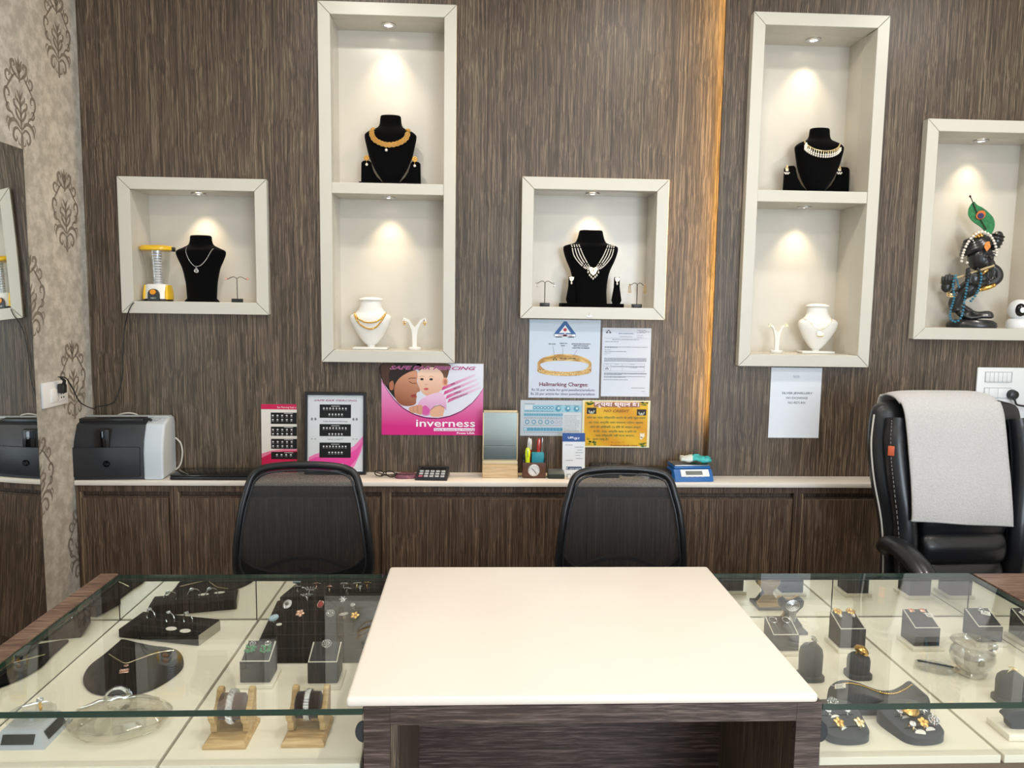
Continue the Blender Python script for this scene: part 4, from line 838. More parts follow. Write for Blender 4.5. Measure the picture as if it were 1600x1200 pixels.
t,f=wbust('small white bust wearing a single gold pendant chain',1280,ZF4,78*K,-.05); H=78*K
n_=thing('tagged_necklace','fine gold chain with pendant and paper tag on a white bust','necklace',t.location,t.rotation_euler)
pp=chainpath(f,[(-.31*H,.70*H),(-.18*H,.60*H),(-.02*H,.485*H),(.06*H,.52*H),(.18*H,.62*H),(.255*H,.73*H)],.002,6); MB().tube(pp,.0014,6).build('chain',GOLDL,n_)
P=onbust(f,-.005*H,.40*H,.004); m=MB(); m.at(P); m.prism([(-.012,-.008),(.012,-.008),(.014,0),(0,.010),(-.014,0)],-.001,.001,'y'); m.torus((0,0,-.006),.006,.0016,'y',12,5,sc=(2,1)); m.build('pendant',GOLDL,n_)
MB().at((P[0]-.006,P[1]-.002,P[2]+.004),(0,.7,0)).b2(-.010,.010,-.0005,.0005,-.007,.007).build('paper_tag',PAPER,n_)
t=ystand('white forked earring stand beside the single chain bust',1217,ZF4,.118,.040,rz=.1)
def b_lotus(e): m=MB(); m.prism([(-.008,-.004),(.008,-.004),(.004,.001),(0,.008),(-.004,.001)],-.004,-.001,'y'); m.sph((0,-.004,0),.003,8,6); m.build('setting',GOLDL,e)
for sg in (-1,1): stud('small gold lotus stud on the white forked stand','lotus studs beside the single chain bust',t.location+Vector((sg*.036,-.005,.117)),b_lotus)

# ---- figurine of a flute player in the last niche
L_=Vector((wp(1517,515,.05).x,.05,ZF5)); t=thing('figurine','black resin flute player figurine with peacock feather and bead strings','figurine',L_,(0,0,-.5))
RES=mat('black_resin',(.018,.019,.02),.28,noise=.2,nscale=60,coat=.2)
q=3.25/1190.0
def G(x,y,d=0): return ((x-1517)*q,d,(515-y)*q)          # photograph offsets turned into sizes on the figurine itself
MB().lathe([(.094,0),(.097,.006),(.094,.020),(.078,.032),(.03,.036)],n=36,sy=.55).build('base',RES,t)
def gz(x,y): return G(1450+x/5.22,300+y/5.22)            # enlarged reading of the figurine
def gp(x,y,d): a=gz(x,y); return (a[0],d,a[2])
m=MB()
m.tube(spline([gp(330,1030,.0),gp(270,1000,0),gp(230,930,-.01),gp(250,860,-.01),gp(330,790,-.005),gp(410,720,.005),gp(440,650,.005)],6),[.02,.024,.024,.022,.02,.019,.019,.019,.02,.021,.022,.023,.024,.025,.026,.027,.028,.029,.030,.032,.034,.036,.037,.038,.038,.037,.036,.034,.033,.032,.032,.031,.030,.030,.028,.027,.026],12)
m.tube(spline([gp(440,620,.01),gp(500,660,.01),gp(510,720,.005),gp(450,770,-.005),gp(390,790,-.01)],6),.020,10)
m.tube(spline([gp(260,1000,-.01),gp(330,1040,-.01),gp(420,1030,-.005),gp(490,1030,0)],6),[.018]*8+[.016]*11,10,flat=.6)
m.tube(spline([gp(235,900,-.0),gp(290,960,.0),gp(380,1005,.004),gp(470,1000,.004),gp(490,1040,0)],6),[.026]*10+[.018]*15,10,flat=.5); m.tube(spline([gp(250,860,-.005),gp(215,920,-.005),gp(240,990,-.005)],6),.024,10)
m.tube(spline([gp(300,880,-.02),gp(230,860,-.025),gp(180,830,-.03)],5),.013,10); m.tube(spline([gp(420,760,-.02),gp(370,770,-.035),gp(340,740,-.045)],5),.014,10)
b=m.build('robe',RES,t); remesh(b,.004,3)
for x0,y0,x1,y1 in ((460,640,490,730),(430,660,450,740)): MB().tube(spline([gp(x0,y0,-.032),gp((x0+x1)/2-8,(y0+y1)/2,-.036),gp(x1,y1,-.030)],6),.0028,6).build('robe_fold',RES,t)
# head: turned and tilted, with a modelled face
m=MB(); c=Vector(gp(375,560,-.02)); m.M=Matrix.Translation(c)@Euler((0,-.12,.18)).to_matrix().to_4x4()
m.sph((0,0,0),(.050,.046,.056),20,14); m.sph((.022,-.024,-.030),(.026,.022,.024),12,8); m.tube([(.022,-.046,.008),(.026,-.056,-.012)],[.005,.007],8); m.sph((.026,-.046,-.026),(.010,.006,.003),8,6); m.sph((.026,-.045,-.031),(.009,.006,.003),8,6)
m.sph((.010,-.044,.004),(.010,.006,.005),8,6); m.sph((.038,-.036,.004),(.008,.006,.005),8,6); m.tube([(-.002,-.044,.015),(.012,-.049,.018),(.02,-.048,.014)],.003,6); m.tube([(.030,-.046,.014),(.038,-.042,.017),(.046,-.034,.013)],.003,6); m.sph((-.040,-.006,-.006),(.008,.008,.014),8,6); m.tube([(0,.01,-.03),(0,.01,-.07)],.022,10)
h=m.build('head',RES,t); remesh(h,.0025,1)
m=MB(); m.M=Matrix.Translation(Vector(gp(340,455,-.012)))@Euler((0,-.45,.1)).to_matrix().to_4x4()
for k in range(5): m.torus((0,0,-.012+.011*k),.060-.007*k,.013-.001*k,'z',28,8,sc=(1,.82))
m.sph((0,0,.018),(.042,.035,.026),14,8); m.build('turban',RES,t); m=MB(); m.M=Matrix.Translation(Vector(gp(478,420,.012)))@Euler((0,.3,0)).to_matrix().to_4x4(); m.sph((0,0,0),(.026,.024,.042),14,10)
for k in range(4): m.torus((0,0,-.022+.015*k),.027-.002*abs(k-1.5),.003,'z',20,6)
m.build('turban_knot',RES,t)
m=MB()
for x,y in ((315,375),(335,365),(355,372),(322,395),(345,392),(365,388),(335,380)): m.sph(gp(x,y,-.058),.0062,8,6)
m.build('gold_rosette',GOLD,t); MB().prism([tuple(gp(x,y,0)[i] for i in (0,2)) for x,y in ((390,440),(420,435),(430,480),(405,515),(385,480))],-.074,-.069,'y',bev=.001,seg=1).build('forehead_mark',mat('orange_mark',srgb(232,140,60),.5,noise=.25,nscale=120),t)
# feather
out=spline([gp(x,y,0) for x,y in ((300,105),(270,150),(268,210),(300,260),(360,310),(400,350),(440,365),(458,310),(450,250),(410,195),(365,155),(325,130))],5,True)
m=MB(); m.prism([(p.x,p.z) for p in out],-.004,.003,'y',bev=.0015,seg=1); fe=m.build('feather',mat('feather_green',srgb(26,120,62),.4,noise=.35,nscale=70),t); fe.location.y=-.005
m=MB(); m.M=Matrix.Translation(Vector(gp(355,215,-.0105)))@Euler((PI/2,0,0)).to_matrix().to_4x4()@Euler((0,0,-.6)).to_matrix().to_4x4()
m.lathe([(.020,-.002),(.019,.002)],n=24,sx=.85,sy=1.0); m.build('feather_eye',mat('feather_orange',srgb(214,110,40),.45),fe); m2=MB(); m2.M=m.M@Matrix.Translation((.002,-.003,.003)); m2.lathe([(.012,-.001),(.011,.002)],n=20); m2.build('feather_pupil',mat('feather_blue',srgb(40,36,90),.4),fe)
MB().tube(spline([gp(268,55,-.005),gp(285,90,-.006),(gp(330,200,-.010)),gp(400,330,-.010)],6),[.0045]*4+[.0022]*15,6).build('quill',DMETAL,fe)
# flute and hands
MB().tube([gp(98,762,-.055),gp(300,690,-.06),gp(468,622,-.055)],.0052,10).build('flute',mat('flute_pale',srgb(190,170,130),.4),t)
def hand(c,fingers,palm,name='hand'):
    m=MB(); m.sph(c,palm,12,8)
    for path,r in fingers: m.tube(spline(path,4),r,8); m.sph(path[-1],r,8,6)
    o=m.build(name,RES,t); remesh(o,.0022,1); return o
c=Vector(gp(145,790,-.05)); hand(c,[([c+Vector((dx*.8,-.006,.008)),c+Vector((dx,-.016,.030)),c+Vector((dx+.002,-.010,.046+dz))],.0052) for dx,dz in ((-.018,-.006),(-.006,0),(.006,.004),(.017,-.002))]+[([c+Vector((.014,-.008,-.006)),c+Vector((.026,-.014,.008)),c+Vector((.026,-.016,.022))],.0055)],(.021,.012,.026))
c=Vector(gp(335,720,-.055)); hand(c,[([c+Vector((-.012,-.006,.010-.011*k)),c+Vector((-.030,-.016,.030-.013*k)),c+Vector((-.020,-.020,.040-.013*k))],.0052) for k in range(4)]+[([c+Vector((.012,-.008,.006)),c+Vector((.020,-.014,.022)),c+Vector((.010,-.016,.036))],.0056)],(.022,.014,.030))
def beads(path,r,gap,mt,name):
    m=MB(); S=spline(path,14); L2=0; last=S[0]; m.sph(last,r,8,6)
    for p in S:
        if (p-last).length>=gap: m.sph(p,r,8,6); last=p
    m.build(name,mt,t)['kind']='stuff'
BLB=mat('blue_beads',srgb(50,120,150),.25,coat=.3)
beads([gp(200,705,-.072),gp(188,780,-.075),gp(205,880,-.06),gp(188,980,-.055),gp(190,1050,-.055),gp(235,1075,-.058),gp(270,1020,-.058),gp(280,900,-.058),gp(290,790,-.062),gp(290,735,-.07)],.0054,.0102,BLB,'blue_bead_string')
beads([gp(380,690,-.072),gp(380,760,-.07),gp(360,850,-.055),gp(320,915,-.05)],.0054,.0102,BLB,'blue_bead_string'); beads([gp(205,705,-.072),gp(222,760,-.065),gp(240,805,-.055)],.0046,.009,BLB,'blue_bead_string')
beads([gp(238,588,-.062),gp(250,500,-.072),gp(290,410,-.072),gp(350,360,-.064),gp(410,375,-.060),gp(455,440,-.055),gp(478,520,-.046),gp(470,560,-.046)],.0060,.0110,PEARL,'pearl_string')
m=MB(); m.M=Matrix.Translation(Vector(gp(430,790,-.012)))@Euler((.2,-.35,0)).to_matrix().to_4x4(); m.torus((0,0,0),.026,.010,'z',20,8,sc=(1.1,1)); [m.sph((-.026+.0105*k,-.026,.0),.007,8,6) for k in range(6)]; m.build('armlet',GOLD,t)
m=MB(); m.M=Matrix.Translation(Vector(gp(192,850,-.032)))@Euler((.2,.25,0)).to_matrix().to_4x4(); m.torus((0,0,0),.017,.0055,'z',18,8); m.torus((0,0,-.009),.016,.0045,'z',18,8); m.build('bracelet',GOLDL,t)
MB().tube(spline([gp(385,690,-.045),gp(405,672,-.050),gp(425,655,-.045)],5),.006,8).build('collar',GOLD,t); MB().sph(gp(278,600,-.060),.006,8,6).build('earring',PEARL,t)
# ---- small camera
L_=Vector((wp(1590,520,.02).x,.02,ZF5)); t=thing('security_camera','small white ball shaped security camera at the figurine niche edge','camera',L_,(0,0,-.3))
MB().lathe([(.046,0),(.048,.006),(.046,.028),(.040,.038),(.030,.042)],n=32).build('base',WPL,t)
MB().sph((0,0,.078),.045,28,18).build('head',WPL,t); MB().sph((-.004,-.010,.078),(.032,.039,.036),20,14).build('face',BLACKG,t); MB().at((-.004,-.048,.078),(PI/2,0,0)).lathe([(.010,-.002),(.011,.002),(.006,.003)],n=18).build('lens',CHROME,t)
# ================================================================== things on the back counter
# ---- printer
P=fp(165,752,ZC); t=thing('laser_printer','charcoal and grey laser printer at the end of the back counter','printer',(P.x+.006,-.093,ZC),(0,0,.05)); PWd,PD,PH=.40,.150,.232
hx=PWd/2; f0,b0=-PD/2,PD/2
side=[(f0,.002),(b0,.002),(b0,PH*.90),(b0-.012,PH),(f0+.075,PH),(f0+.035,PH*.93),(f0+.008,PH*.66),(f0,PH*.45)]
MB().prism([(a*.98,b*.985) for a,b in side],-hx*.78,hx*.62,'x',bev=.004).build('body',DGP,t)
for a,b in ((-hx,-hx*.80),(hx*.62,hx)): MB().prism([(y+(-.003 if y<0 else 0),z) for y,z in side],a,b,'x',bev=.010,seg=4).build('side_cover',LGPL if b>0 else GPL,t)
MB().b2(-hx*.74,hx*.56,f0-.004,f0+.012,.012,PH*.56,.004).build('paper_door',DGP,t); MB().b2(-hx*.70,hx*.54,-.02,b0-.012,PH-.012,PH+.002,.002).build('output_tray',BLACKP,t)
MB().b2(-.055,.0,f0-.003,f0+.06,PH*.52,PH*.86,.004).build('paper_guide',BLACKP,t); MB().b2(-.045,-.012,f0-.006,f0-.002,PH*.56,PH*.84,.002).build('guide_rib',BLACKG,t)
MB().b2(-hx*.95,hx*.95,.035,b0-.004,PH-.006,PH+.004,.003).build('top_bridge',GPL,t)
for i in range(3): MB().at((hx*.80-.02+.017*i,-.028+.012*i,PH-.004+.001*i),(.35,0,0)).lathe([(.006,0),(.0055,.004)],n=14,sx=1.2).build('button',GPL if i else DGP,t)
MB().at((-.012,f0-.0045,PH*.28),(PI/2,0,0)).lathe([(.013,0),(.0125,.0012)],n=24,cap=True).build('emblem',BLACKG,t); v,f=textgeo('hp',.018,'CENTER',shear=.3); MB().add([(x-.012,f0-.0062,PH*.28-.005+z) for x,z in v],f).build('lettering',DGP,t,smooth=0)
tag(MB().tube(spline([wp(174,660,-.012),wp(182,650,-.012),wp(198,645.5,-.012),wp(214,648,-.012),wp(226,660,-.012)],8),.0032,8).build('grey_cable',CABLEW),'pale cable looping above the back of the printer','cable')
tag(MB().tube(spline([wp(274,684,-.014),wp(282,692,-.014),wp(285,706,-.014),wp(283,722,-.014),wp(278,731,-.016),(wp(270,735,-.02).x,-.02,ZC+.004)],8),.0034,8).build('data_cable',CABLEW),'pale cable curving down behind the printer side','cable')
# ---- closed laptop
a=fp(271,746,ZC); t=thing('laptop','closed black laptop lying flat beside the printer','laptop',(a.x+.175,-.092,ZC)); MB().b2(-.17,.17,-.078,.056,.002,.014,.004).build('base',BLACKP,t); MB().b2(-.17,.17,-.078,.057,.0145,.022,.004).build('lid',BLACKG,t); MB().b2(-.15,.15,.0575,.0605,.004,.020,.001).build('hinge',BLACKM,t)
for x in (-.15,.15): MB().b2(x-.01,x+.01,-.06,.04,0,.0022).build('foot',RUBBER,t)
# ---- glasses, booklet, calculator
a=fp(603,744,ZC); t=thing('eyeglasses','folded black eyeglasses lying on the white worktop','glasses',(a.x,-.115,ZC),(0,0,-.25))
for x in (-.024,.024): MB().at((x,0,.018),(.5,0,0)).torus((0,0,0),.019,.0024,'y',22,6,sc=(1.05,.8)).build('rim',BLACKG,t); MB().at((x,0,.018),(.5,0,0)).add([(.0195*math.cos(i*PI/9),0,.015*math.sin(i*PI/9)) for i in range(18)],[list(range(18))]).build('lens',ACRYL,t)
MB().tube(spline([(-.006,0,.022),(0,-.002,.025),(.006,0,.022)],4),.002,6).build('bridge',BLACKG,t)
for sg in (-1,1): MB().tube(spline([(sg*.044,.004,.022),(sg*.044,.020,.016),(sg*.01,.032,.006),(-sg*.03,.034,.004)],6),[.0026]*19,6).build('temple',BLACKG,t)
a=fp(637,742,ZC); t=thing('spectacle_case','dark pouch with pink pattern beside the calculator','pouch',(a.x,-.105,ZC),(0,0,.1))
MB().loft([(0,.044,.026,0),(.004,.048,.029,0),(.014,.046,.027,0),(.018,.036,.018,0)],n=24,p=3).build('pouch',mat('pouch_pattern',srgb(120,70,84),.6,noise=.6,nscale=90),t); MB().tube(spline([(-.044,-.016,.017),(0,-.024,.0185),(.044,-.014,.017)],5),.0016,6).build('zip',BLACKP,t)
a=fp(676,746,ZC); t=thing('calculator','black desk calculator lying on the white worktop','calculator',(a.x,-.105,ZC),(0,0,-.06))
MB().prism([(-.055,0),(.055,0),(.055,.036),(.045,.036),(-.055,.010)],-.064,.064,'x',bev=.002,seg=1).build('body',DGP,t); sl_=math.atan2(.026,.100)
MB().at((0,.026,.0305),(sl_,0,0)).b2(-.052,.052,-.010,.010,0,.0012).build('display',BLACKG,t)
for r in range(3):
    for c in range(5): MB().at((-.044+.022*c,-.042+.021*r,.0138+.0055*r),(sl_,0,0)).b2(-.008,.008,-.0065,.0065,0,.0035,.001).build('key',GPL if c else mat('pink_key',srgb(170,90,110),.5) if r==0 else GPL,t)
# ---- tabletop mirror
x0,x1,_,z1=rect_px((754,641),(809,642),(754,737),(809,737),-.07); w_=x1-x0; a=Vector(((x0+x1)/2,-.075,ZC)); hgt=wp(780,641,-.07).z-ZC
t=thing('tabletop_mirror','folding tabletop mirror with pale wood stand beside the pen holder','mirror',a); hw=w_/2
MB().b2(-hw,hw,-.034,.040,0,.052,.003).build('base',WGy,t); MB().b2(-hw,hw,-.020,.030,.0525,.066,.002).build('base_cap',mat('pale_rim',srgb(206,192,160),.4),t)
rm=mat('champagne_rim',srgb(206,190,156),.35); fr=MB(); fr.b2(-hw,-hw+.005,-.006,.006,.066,hgt,.001); fr.b2(hw-.005,hw,-.006,.006,.066,hgt,.001); fr.b2(-hw,hw,-.006,.006,hgt-.009,hgt,.001); fr.b2(-hw,hw,-.006,.006,.066,.071,.001); o=fr.build('frame',rm,t)
GM=mat('dim_reflection_mirror',(.42,.48,.45),.22,1)  # reflection of a dim room put into the dark grey-green, blurred mirror colour
MB().b2(-hw+.005,hw-.005,-.003,.003,.128,hgt-.009).build('mirror_glass',GM,t,smooth=0); MB().at((0,0,0)).b2(-hw+.005,hw-.005,-.010,-.004,.071,.127,.001).build('lower_glass',GM,t,smooth=0)
# ---- pen holder with clock
a=wp(834,736,-.085); t=thing('pen_holder','brown desk organiser with a round clock face','pen holder',(a.x,-.080,ZC)); 
MB().b2(-.047,.047,-.032,-.024,0,.064,.002).build('front',BROWNB,t); MB().b2(-.047,.047,.016,.024,0,.090,.002).build('back',BLACKP,t); MB().b2(-.047,-.041,-.024,.016,0,.075,.001).build('side',BLACKP,t); MB().b2(.041,.047,-.024,.016,0,.075,.001).build('side',BLACKP,t); MB().b2(-.041,.041,-.024,.016,0,.004).build('floor_plate',BLACKP,t)
k=MB().at((-.002,-.032,.034),(PI/2,0,0)).lathe([(.024,0),(.0245,.003),(.022,.005)],n=32).build('clock_rim',STEEL,t); MB().at((-.002,-.0372,.034),(PI/2,0,0)).lathe([(.0005,0),(.0215,0)],n=32,cap=False).build('clock_face',WPL,k)
h=MB(); 
for an,ln in ((2.4,.013),(-.9,.017)): h.at((-.002,-.0382,.034),(0,-an,0)).b2(-.002,ln,-.0004,.0004,-.0009,.0009)
h.build('clock_hands',BLACKM,k)
for i in range(12): MB().at((-.002+.0185*math.cos(i*PI/6),-.038,.034+.0185*math.sin(i*PI/6))).b2(-.001,.001,-.0003,.0003,-.001,.001).build('hour_mark',BLACKM,k)
base=Vector((a.x,-.080,ZC+.0045))
tag(MB().b2(-.010,.040,-.016,.006,0,.098,.003).build('teal_box',TEAL,loc=base),'teal plastic box standing in the pen holder','box')
def pen(label,x,y,hh,tilt,mt,r=.0042,cap=None,name='pen'):
    o=thing(name,label,'pen',base+Vector((x,y,.003)),(0,tilt,0)); MB().lathe([(r*.5,0),(r,.012),(r,hh-.012),(r*.8,hh)],n=12).build('barrel',mt,o)
    MB().lathe([(r*1.12,hh*.72),(r*1.12,hh-.010),(r*.7,hh+.003)],n=12).build('cap',cap or mt,o); MB().b2(-.0012,.0012,-r-.003,-r-.0015,hh*.72,hh,.0005).build('clip',STEEL,o); return o
pen('fat neon yellow highlighter in the pen holder',-.027,-.016,.112,.0,NEON,.0095,name='highlighter'); pen('red pen leaning in the pen holder',-.020,.006,.146,.04,RED,.005,WPL); pen('pale pen standing beside the red pen',-.030,.008,.150,.06,WPL,.004); pen('thick red marker in the pen holder',.014,.011,.146,.05,RED,.0066,name='marker'); pen('slim silver pen in the pen holder',.030,.011,.150,.03,STEEL,.003)
# ---- dark box, payment stand, little clip clock
a=wp(869,738,-.105); t=thing('ink_pad','small dark green lidded box in front of the wall','box',(a.x,-.095,ZC)); MB().b2(-.034,.034,-.025,.025,0,.018,.003).build('tray',mat('dark_green_plastic',srgb(34,46,42),.4),t); MB().at((0,0,.0185)).prism([(-.026,0),(.025,0),(.025,.014),(-.022,.004)],-.033,.033,'x',bev=.001,seg=1).build('lid',mat('smoke_lid',srgb(86,90,88),.3),t)
x0,x1,z0_,z1=rect_px((879,678),(914,678),(880,735),(916,735),-.095); s=Sheet(x1-x0,z1-ZC,.002); T=thing('payment_stand','white and blue payment card stand on the worktop','sign',(x0,-.085,ZC+.0002),(-.10,0,0))
MB().b2(0,s.w,-.002,.001,0,s.h,.0005,1).build('card',PAPER,T); MB().prism([(.001,.0),(.045,.006),(.040,.010),(.001,s.h*.6)],s.w*.3,s.w*.7,'x').build('prop',PAPER,T)
Z=lambda x,y:((x-725)/345,1-(y-580)/510); s.rect('picture',0,Z(0,680)[1],1,1,C(44,82,150),1); s.text('lettering','UPI',*Z(805,645),.0115,C(236,240,248),bold=.03,layer=2,fit=.24); s.text('lettering','QR ₹',*Z(900,655),.0125,C(236,240,248),bold=.03,layer=2,fit=.24)
for y,a_,b_ in ((716,770,880),(742,915,1045),(775,950,1030),(805,925,1040),(838,925,1000),(872,930,1035),(895,780,888),(1040,875,940),(1040,970,1020),(1055,875,945)): s.greek('fine_print',Z(a_,0)[0],Z(b_,0)[0],Z(0,y+5)[1],.012,C(120,126,142),2)
s.rect('picture',*Z(785,1004),*Z(1022,970),C(40,70,110),1); s.text('lettering','HDFC BANK',*Z(832,998),.0062,C(226,232,240),bold=.02,layer=2,fit=.52); s.ell('picture',*Z(800,987),.04,C(190,196,206),2); s.build(T)
a=wp(889,736,-.12); t=thing('ring_box','tiny silver clip clock at the foot of the payment stand','clock',(a.x,-.125,ZC)); MB().b2(-.009,.009,-.006,.006,0,.022,.002).build('case',STEEL,t); MB().at((0,-.006,.013),(PI/2,0,0)).lathe([(.0065,0),(.006,.001)],n=18).build('dial',WPL,t)
# ---- clutter behind the second chair
a=fp(938,735,ZC); t=thing('keyboard','black numeric keyboard lying behind the mesh chair','keyboard',(a.x,-.056,ZC),(0,0,.0)); MB().prism([(-.045,0),(.045,0),(.045,.046),(-.045,.010)],-.056,.056,'x',bev=.002,seg=1).build('body',BLACKP,t); sl_=math.atan2(.036,.09)
for r in range(4):
    for c in range(6): MB().at((-.045+.018*c,-.033+.021*r,.0145+.0084*r),(sl_,0,0)).b2(-.0072,.0072,-.008,.008,0,.004,.001).build('key',DGP,t)
a=fp(974,733,ZC); t=thing('black_pouch','soft black drawstring pouch between keyboard and mouse','pouch',(a.x,-.045,ZC)); MB().loft([(0,.03,.024,0),(.014,.034,.028,0),(.040,.028,.020,0),(.050,.016,.010,0)],n=20).build('bag',BLACKM,t); MB().tube(spline([(-.018,-.014,.040),(0,-.018,.043),(.018,-.014,.040)],5),.0018,6).build('drawstring',DMETAL,t)
a=fp(998,735,ZC); t=thing('computer_mouse','small white computer mouse behind the mesh chair','mouse',(a.x,-.075,ZC)); MB().loft([(0,.022,.032,0),(.012,.024,.035,0),(.028,.019,.026,.002),(.035,.007,.011,.004)],n=24).build('body',WPL,t); MB().b2(-.002,.002,-.026,-.014,.024,.030,.001).build('wheel',GPL,t)
a=fp(1024,736,ZC); t=thing('folder','thin black zipped folder beside the blue scale','folder',(a.x-.001,-.066,ZC),(0,0,-.04)); MB().b2(-.052,.046,-.055,.055,0,.034,.006).build('cover',BLACKM,t); MB().b2(-.053,.047,-.056,.056,.016,.018).build('zip',DGP,t)
# ---- blue weighing scale
a=fp(1075,746,ZC); t=thing('weighing_scale','blue electronic weighing scale with white front panel','scale',(a.x,-.095,ZC),(0,0,.06)); wS=.082
body=[(-.072,.001),(.055,.001),(.052,.040),(-.042,.046),(-.064,.020)]
MB().prism(body,-wS*.98,wS*.98,'x',bev=.004).build('body',BLUE,t); MB().b2(-wS*.93,wS*.93,-.042,.055,.046,.058,.004).build('platform_base',BLUE,t); MB().b2(-wS*.90,wS*.90,-.039,.052,.0585,.0625,.0015).build('tray',STEEL,t)
an=math.atan2(.026,.022); o=MB().at((.006,-.054,.0325),(-(PI/2-an),0,0)).b2(-wS*.72,wS*.72,-.0018,.0,-.0165,.0165,.0008,1).build('panel',WPL,t); MB().at((.002,-.0560,.0330),(-(PI/2-an),0,0)).b2(-wS*.42,wS*.42,-.0015,.0,-.0075,.009).build('display',mat('lcd_grey',srgb(96,104,98),.25),t)
for i in range(4): MB().at((-.030+.022*i,-.0635,.0205),(-(PI/2-an),0,0)).b2(-.006,.006,-.0015,.001,-.002,.002).build('button',GPL,t)
for sx in (-1,1): MB().lathe([(.009,-.0002),(.009,.004)],(sx*wS*.75,-.05,0),n=12).build('foot',RUBBER,t)
P=t.location+Vector((.026,.006,.0632)); o=thing('foil_packet','crumpled teal and white packet on top of the blue scale','packet',P,(0,0,-.2))
bm=bmesh.new(); bmesh.ops.create_grid(bm,x_segments=10,y_segments=7,size=1)
for v in bm.verts:
    u,w2=v.co.x,v.co.y; v.co=Vector((u*.060,w2*.034,.010+.012*max(0,1-u*u)*max(0,1-w2*w2)+.004*math.sin(u*7+w2*5)+.003*math.sin(w2*11-u*3)))
bl=MB().bm(bm); bl.m=[1 if sum(bl.v[i].x for i in f)/len(f)<-.012 else 0 for f in bl.f]; q_=bl.build('wrapper',[mat('teal_foil',srgb(60,180,180),.35,noise=.25,nscale=60),mat('white_foil',srgb(220,226,222),.4)],o)
sd=q_.modifiers.new('t','SOLIDIFY'); sd.thickness=.009; sd.offset=-1
# ================================================================== chairs
def mesh_chair(label,cx,top,tw,by,rz):
    t=thing('mesh_chair',label,'chair',(cx,by,0),(0,0,rz)); hb=.22; z0=.50
    def yb(z): return .02-.035*math.sin(max(0,min(1,(z-.45)/.5))*PI)+.05*(z-.6)
    out=[(-.190,z0),(-.2235,.56),(-.222,.64),(-.206,.76),(-.190,top-.088),(-.172,top-.036),(-.140,top-.013),(-.08,top-.003),(0,top),(.08,top-.003),(.140,top-.013),(.172,top-.036),(.190,top-.088),(.206,.76),(.222,.64),(.2235,.56),(.190,z0)]
    S=spline([(x*tw,0,z) for x,z in out],5); S=[Vector((p.x,yb(p.z),p.z)) for p in S]
    MB().tube(S+[Vector((.10,yb(z0),z0-.012)),Vector((-.10,yb(z0),z0-.012))],.0125,10,closed=True).build('back_frame',BLACKP,t)
    c=Vector((0,0,.70)); S2=[Vector((p.x*.925,p.y-.010,.70+(p.z-.70)*.925)) for p in S]; MB().tube(S2,.0035,6).build('piping',DGP,t)
    m=MB(); rows=18; cols=16; zs=[z0+.012+(top-.022-z0)*i/rows for i in range(rows+1)]
    def hw(z):
        best=.19*tw
        for a,b in zip(S[:len(S)//2],S[1:len(S)//2+1]):
            if min(a.z,b.z)<=z<=max(a.z,b.z) and abs(a.z-b.z)>1e-6: k=(z-a.z)/(b.z-a.z); best=abs(a.x+(b.x-a.x)*k)
        return best
    vs=[];fs=[]
    for z in zs:
        h=max(.02,hw(z)-.004)
        for j in range(cols+1): u=-1+2*j/cols; vs.append((u*h,yb(z)+.012*(1-u*u),z))
    for i in range(rows):
        for j in range(cols): a=i*(cols+1)+j; fs.append((a,a+1,a+cols+2,a+cols+1))
    o=m.add(vs,fs).build('mesh_fabric',WEAVE,t)
    ol=[(-.222,.625),(-.2235,.56),(-.190,.502),(.190,.502),(.2235,.56),(.222,.625),(.205,.605),(.165,.572),(.09,.552),(0,.546),(-.09,.552),(-.165,.572),(-.205,.605)]
    sh=MB(); P_=[(p.x*tw,p.z) for p in spline([(a*.985,0,b) for a,b in ol],3,True)]; nn=len(P_); sh.add([(x,yb(z)-.009,z) for x,z in P_]+[(x,yb(z)+.010,z) for x,z in P_],[tuple(range(nn))]+[tuple(nn+i for i in range(nn))[::-1]]+[(i,(i+1)%nn,nn+(i+1)%nn,nn+i) for i in range(nn)]); sh.build('lower_shell',BLACKP,t)
    MB().tube(spline([(-.16,yb(.56)+.03,.55),(-.05,yb(.58)+.05,.585),(.05,yb(.58)+.05,.585),(.16,yb(.56)+.03,.55)],5),.014,8,flat=.6).build('lumbar_bar',BLACKP,t)
    MB().loft([(.425,.20,.20,-.22),(.435,.235,.225,-.22),(.470,.24,.23,-.22),(.492,.225,.215,-.22),(.498,.18,.17,-.22)],n=36,p=3.2).build('seat',mat('black_seat_fabric',(.012,.012,.013),.9,bump=.3,bscale=500),t)
    MB().tube(spline([(0,yb(.55)+.03,.55),(0,.075,.46),(0,.0,.405),(0,-.15,.405)],6),.022,10,flat=.5).build('back_stem',BLACKP,t)
    MB().lathe([(.030,.10),(.030,.22),(.016,.23),(.016,.425)],(0,-.2,0),n=16).build('gas_lift',DGP,t)
    for k in range(5):
        a=2*PI*k/5+.3; e=(.25*math.cos(a),-.19+.25*math.sin(a)); MB().tube([(0,-.2,.115),(e[0]*.5,-.2+(e[1]+.2)*.5,.105),(e[0],e[1],.075)],[.026,.022,.016],8).build('leg',BLACKP,t)
        w_=MB().at((e[0],e[1],.028),(0,PI/2,a+.8)).lathe([(.020,-.018),(.028,-.014),(.028,.014),(.020,.018)],n=16).build('caster',BLACKM,t)
    return t
mesh_chair('black mesh office chair in front of the framed ear piercing chart',-.583,.918,1.0,-.61,.02)
mesh_chair('black mesh office chair below the yellow no credit notice',.500,.910,.965,-.61,-.02)

